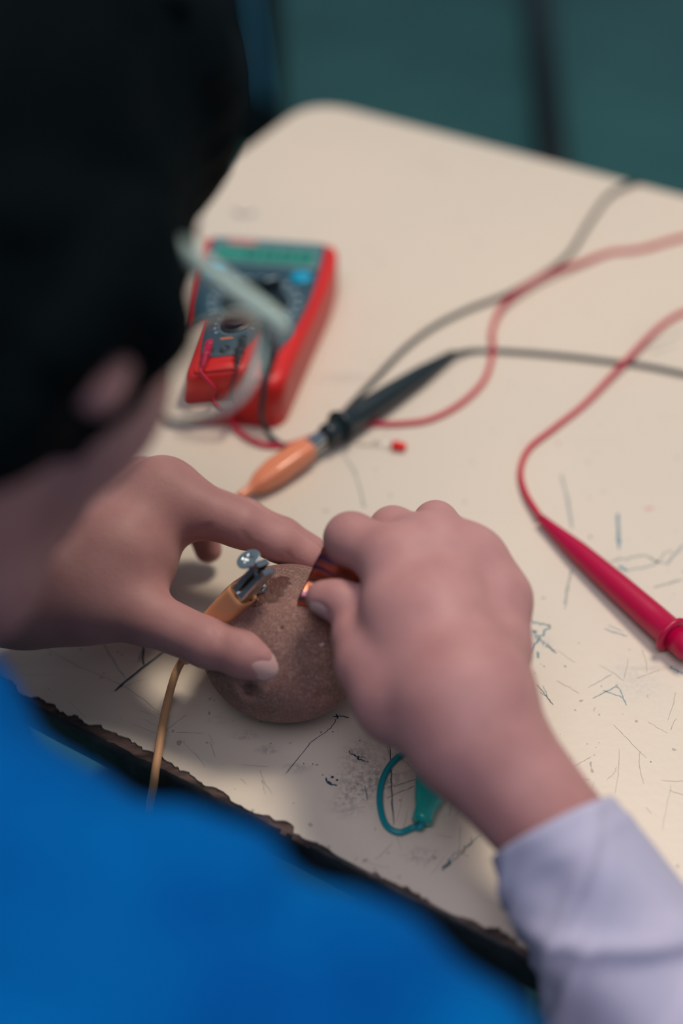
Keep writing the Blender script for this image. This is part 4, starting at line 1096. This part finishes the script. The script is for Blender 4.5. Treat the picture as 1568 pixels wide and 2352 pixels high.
rdn = [tp(523, 925, 22), tp(528, 955, 9), tp(542, 984, 2.6), tp(568, 1006), tp(606, 1022), tp(660, 1022), tp(720, 1003), tp(790, 982), tp(850, 974), tp(920, 973), tp(990, 962), tp(1060, 925), tp(1112, 872), tp(1131, 810), tp(1130, 760, 3), tp(1152, 705, 4.6),
       tp(1200, 663, 5.2), tp(1262, 628, 4.8), tp(1330, 605, 3), tp(1400, 580), tp(1470, 572), tp(1568, 545), tp(1700, 520), tp(1800, 560), tp(1830, 640), tp(1760, 700), tp(1650, 700), tp(1568, 718), tp(1510, 755, 2.2), tp(1450, 815, 4.6), tp(1400, 868, 3),
       tp(1340, 930), tp(1270, 985), tp(1215, 1030), tp(1195, 1080), tp(1205, 1130, 3), tp(1238, 1185, 4.5)]
lead('red_test_lead', 'red test lead from the multimeter crossing the desk to the red probe at right', M['redcable'], M['probe_red'], jr, pd_, rdn, rprobe_a, rprobe_b, 0, 16)
# salmon clip biting the black probe's tip
pa_ = nrm(bprobe_b - bprobe_a); nose = bprobe_b + pa_ * 12
ct = tp(548, 1142, 7.0); dcl = nrm(nose - ct); Lc = np.linalg.norm(nose + pa_ * 2 - ct)
clip('crocodile_clip', ct, ct + dcl * 50, None, Lc - 9.5, 12.5, 10.5, 8.6, M['boot2'], 'salmon crocodile clip lying on the desk, biting the black probe tip', jaw_open=2.2, up=UZ,
     wire=[ct + dcl * 2, ct - dcl * 4, tp(500, 1180, 3), tp(440, 1215, 1.4), tp(360, 1235, 1.4), tp(250, 1215, 1.4), tp(90, 1185, 1.4), tp(-120, 1150, 1.4), tp(-330, 1170, 1.4)], wirem=M['boot2'], wr=1.2)
# teal clip by the front edge, its wire looped
tct = tp(968, 1888, 4.0); tcb = tp(1012, 1730, 5.8); dtl = nrm(tcb - tct)
clip('crocodile_clip', tct, tcb, None, 36, 13.8, 12, 6.5, M['teal'], 'teal crocodile clip with looped teal wire, half hidden under the right forearm', up=UZ, neckr=4.2,
     wire=[tct + dtl * 4, tct - dtl * 2 + A(0, 0, -.5), tp(950, 1900, 2), tp(915, 1912, 1.5), tp(885, 1893, 1.5), tp(872, 1845, 1.5), tp(877, 1795, 1.5), tp(900, 1752, 1.5), tp(935, 1725, 1.5), tp(975, 1706, 1.5), tp(1020, 1690, 1.5), tp(1060, 1680, 1.4)], wirem=M['tealwire'], wr=1.35)

# ================================================================== LED
ledp = tp(902, 1022, 2.6); led = empty('light_emitting_diode', ledp, 'tiny red LED lying on the desk right of the black probe', 'LED')
la = nrm(tp(936, 1028, 2.6) - ledp)
V, Fc = lathe(ledp, la, [(0, 2.9), (.8, 2.9), (.85, 2.5), (5.4, 2.5), (6.6, 2.1), (7.4, 1.2), (7.6, .2)], 22); mk('lens_cap', V, Fc, M['redled'], led)
for s_ in (-1, 1):
    sdv = np.cross(la, UZ) * 1.2 * s_
    V, Fc = tube(np.array([ledp + sdv, ledp - la * 8 + sdv * 1.2 - UZ * 1.2, ledp - la * (16 + 4 * s_) + sdv * 2 - UZ * 2.2]), .25, 8); mk('wire_leg', V, Fc, M['steel'], led)

# ================================================================== BACKGROUND
# neighbouring desk, only its steel foot rail and posts reach into view
def fl(px, py, h_=0): return pt(px, py, -750 + h_)
p_a = fl(1212, -260, 30); p_b = fl(1282, 520, 30)
nbr = empty('school_bench', (p_a + p_b) / 2 * A(1, 1, 0) + A(0, 0, -750), 'black steel bench rail on the teal floor behind the desk', 'bench')
V, Fc = tube(np.array([p_a, p_b]), 29, 16); mk('floor_rail', V, Fc, M['frame_steel'], nbr)
V, Fc = tube(np.array([p_a, p_a + UZ * 420]), 18, 12); mk('post', V, Fc, M['frame_steel'], nbr)
V, Fc = box(p_a + A(-300, 160, 430), A(1, 0, 0), A(0, 1, 0), UZ, 420, 170, 14); mk('bench_top', V, Fc, M['frame_steel'], nbr, smooth=False)
V, Fc = tube(np.array([p_a + A(-640, 0, 420), p_a + A(-640, 0, -30)]), 18, 12); mk('post', V, Fc, M['frame_steel'], nbr)
# dark school bag with blue strap standing on the floor beyond the desk's far corner
bg = fl(560, 330)
bag = empty('school_bag', bg, 'dark school bag with a pale blue strap standing beyond the far desk corner', 'bag')
bgp = roundpoly([(-150, -90), (150, -90), (150, 90), (-150, 90)], 60, 8)
V, Fc = prism(bgp, 0.5, 560, A(*bg) + A(-70, 60, 0), A(1, 0, 0), A(0, 1, 0), UZ, inset=50); mk('bag_body', V, Fc, M['darkcloth'], bag)
V, Fc = prism(roundpoly([(-100, -115), (100, -115), (100, -88), (-100, -88)], 12, 6), 40, 230, A(*bg) + A(-70, 60, 0), A(1, 0, 0), A(0, 1, 0), UZ, inset=10); mk('front_pocket', V, Fc, M['darkcloth'], bag)
C = spline([A(*bg) + A(*v) for v in ((20, 20, 560), (30, -36, 560), (26, -58, 430), (36, -62, 300), (50, -52, 120))], 8)
V, Fc = tube(C, 16, 12, sx=.3); mk('strap', V, Fc, M['bluecloth'], bag)
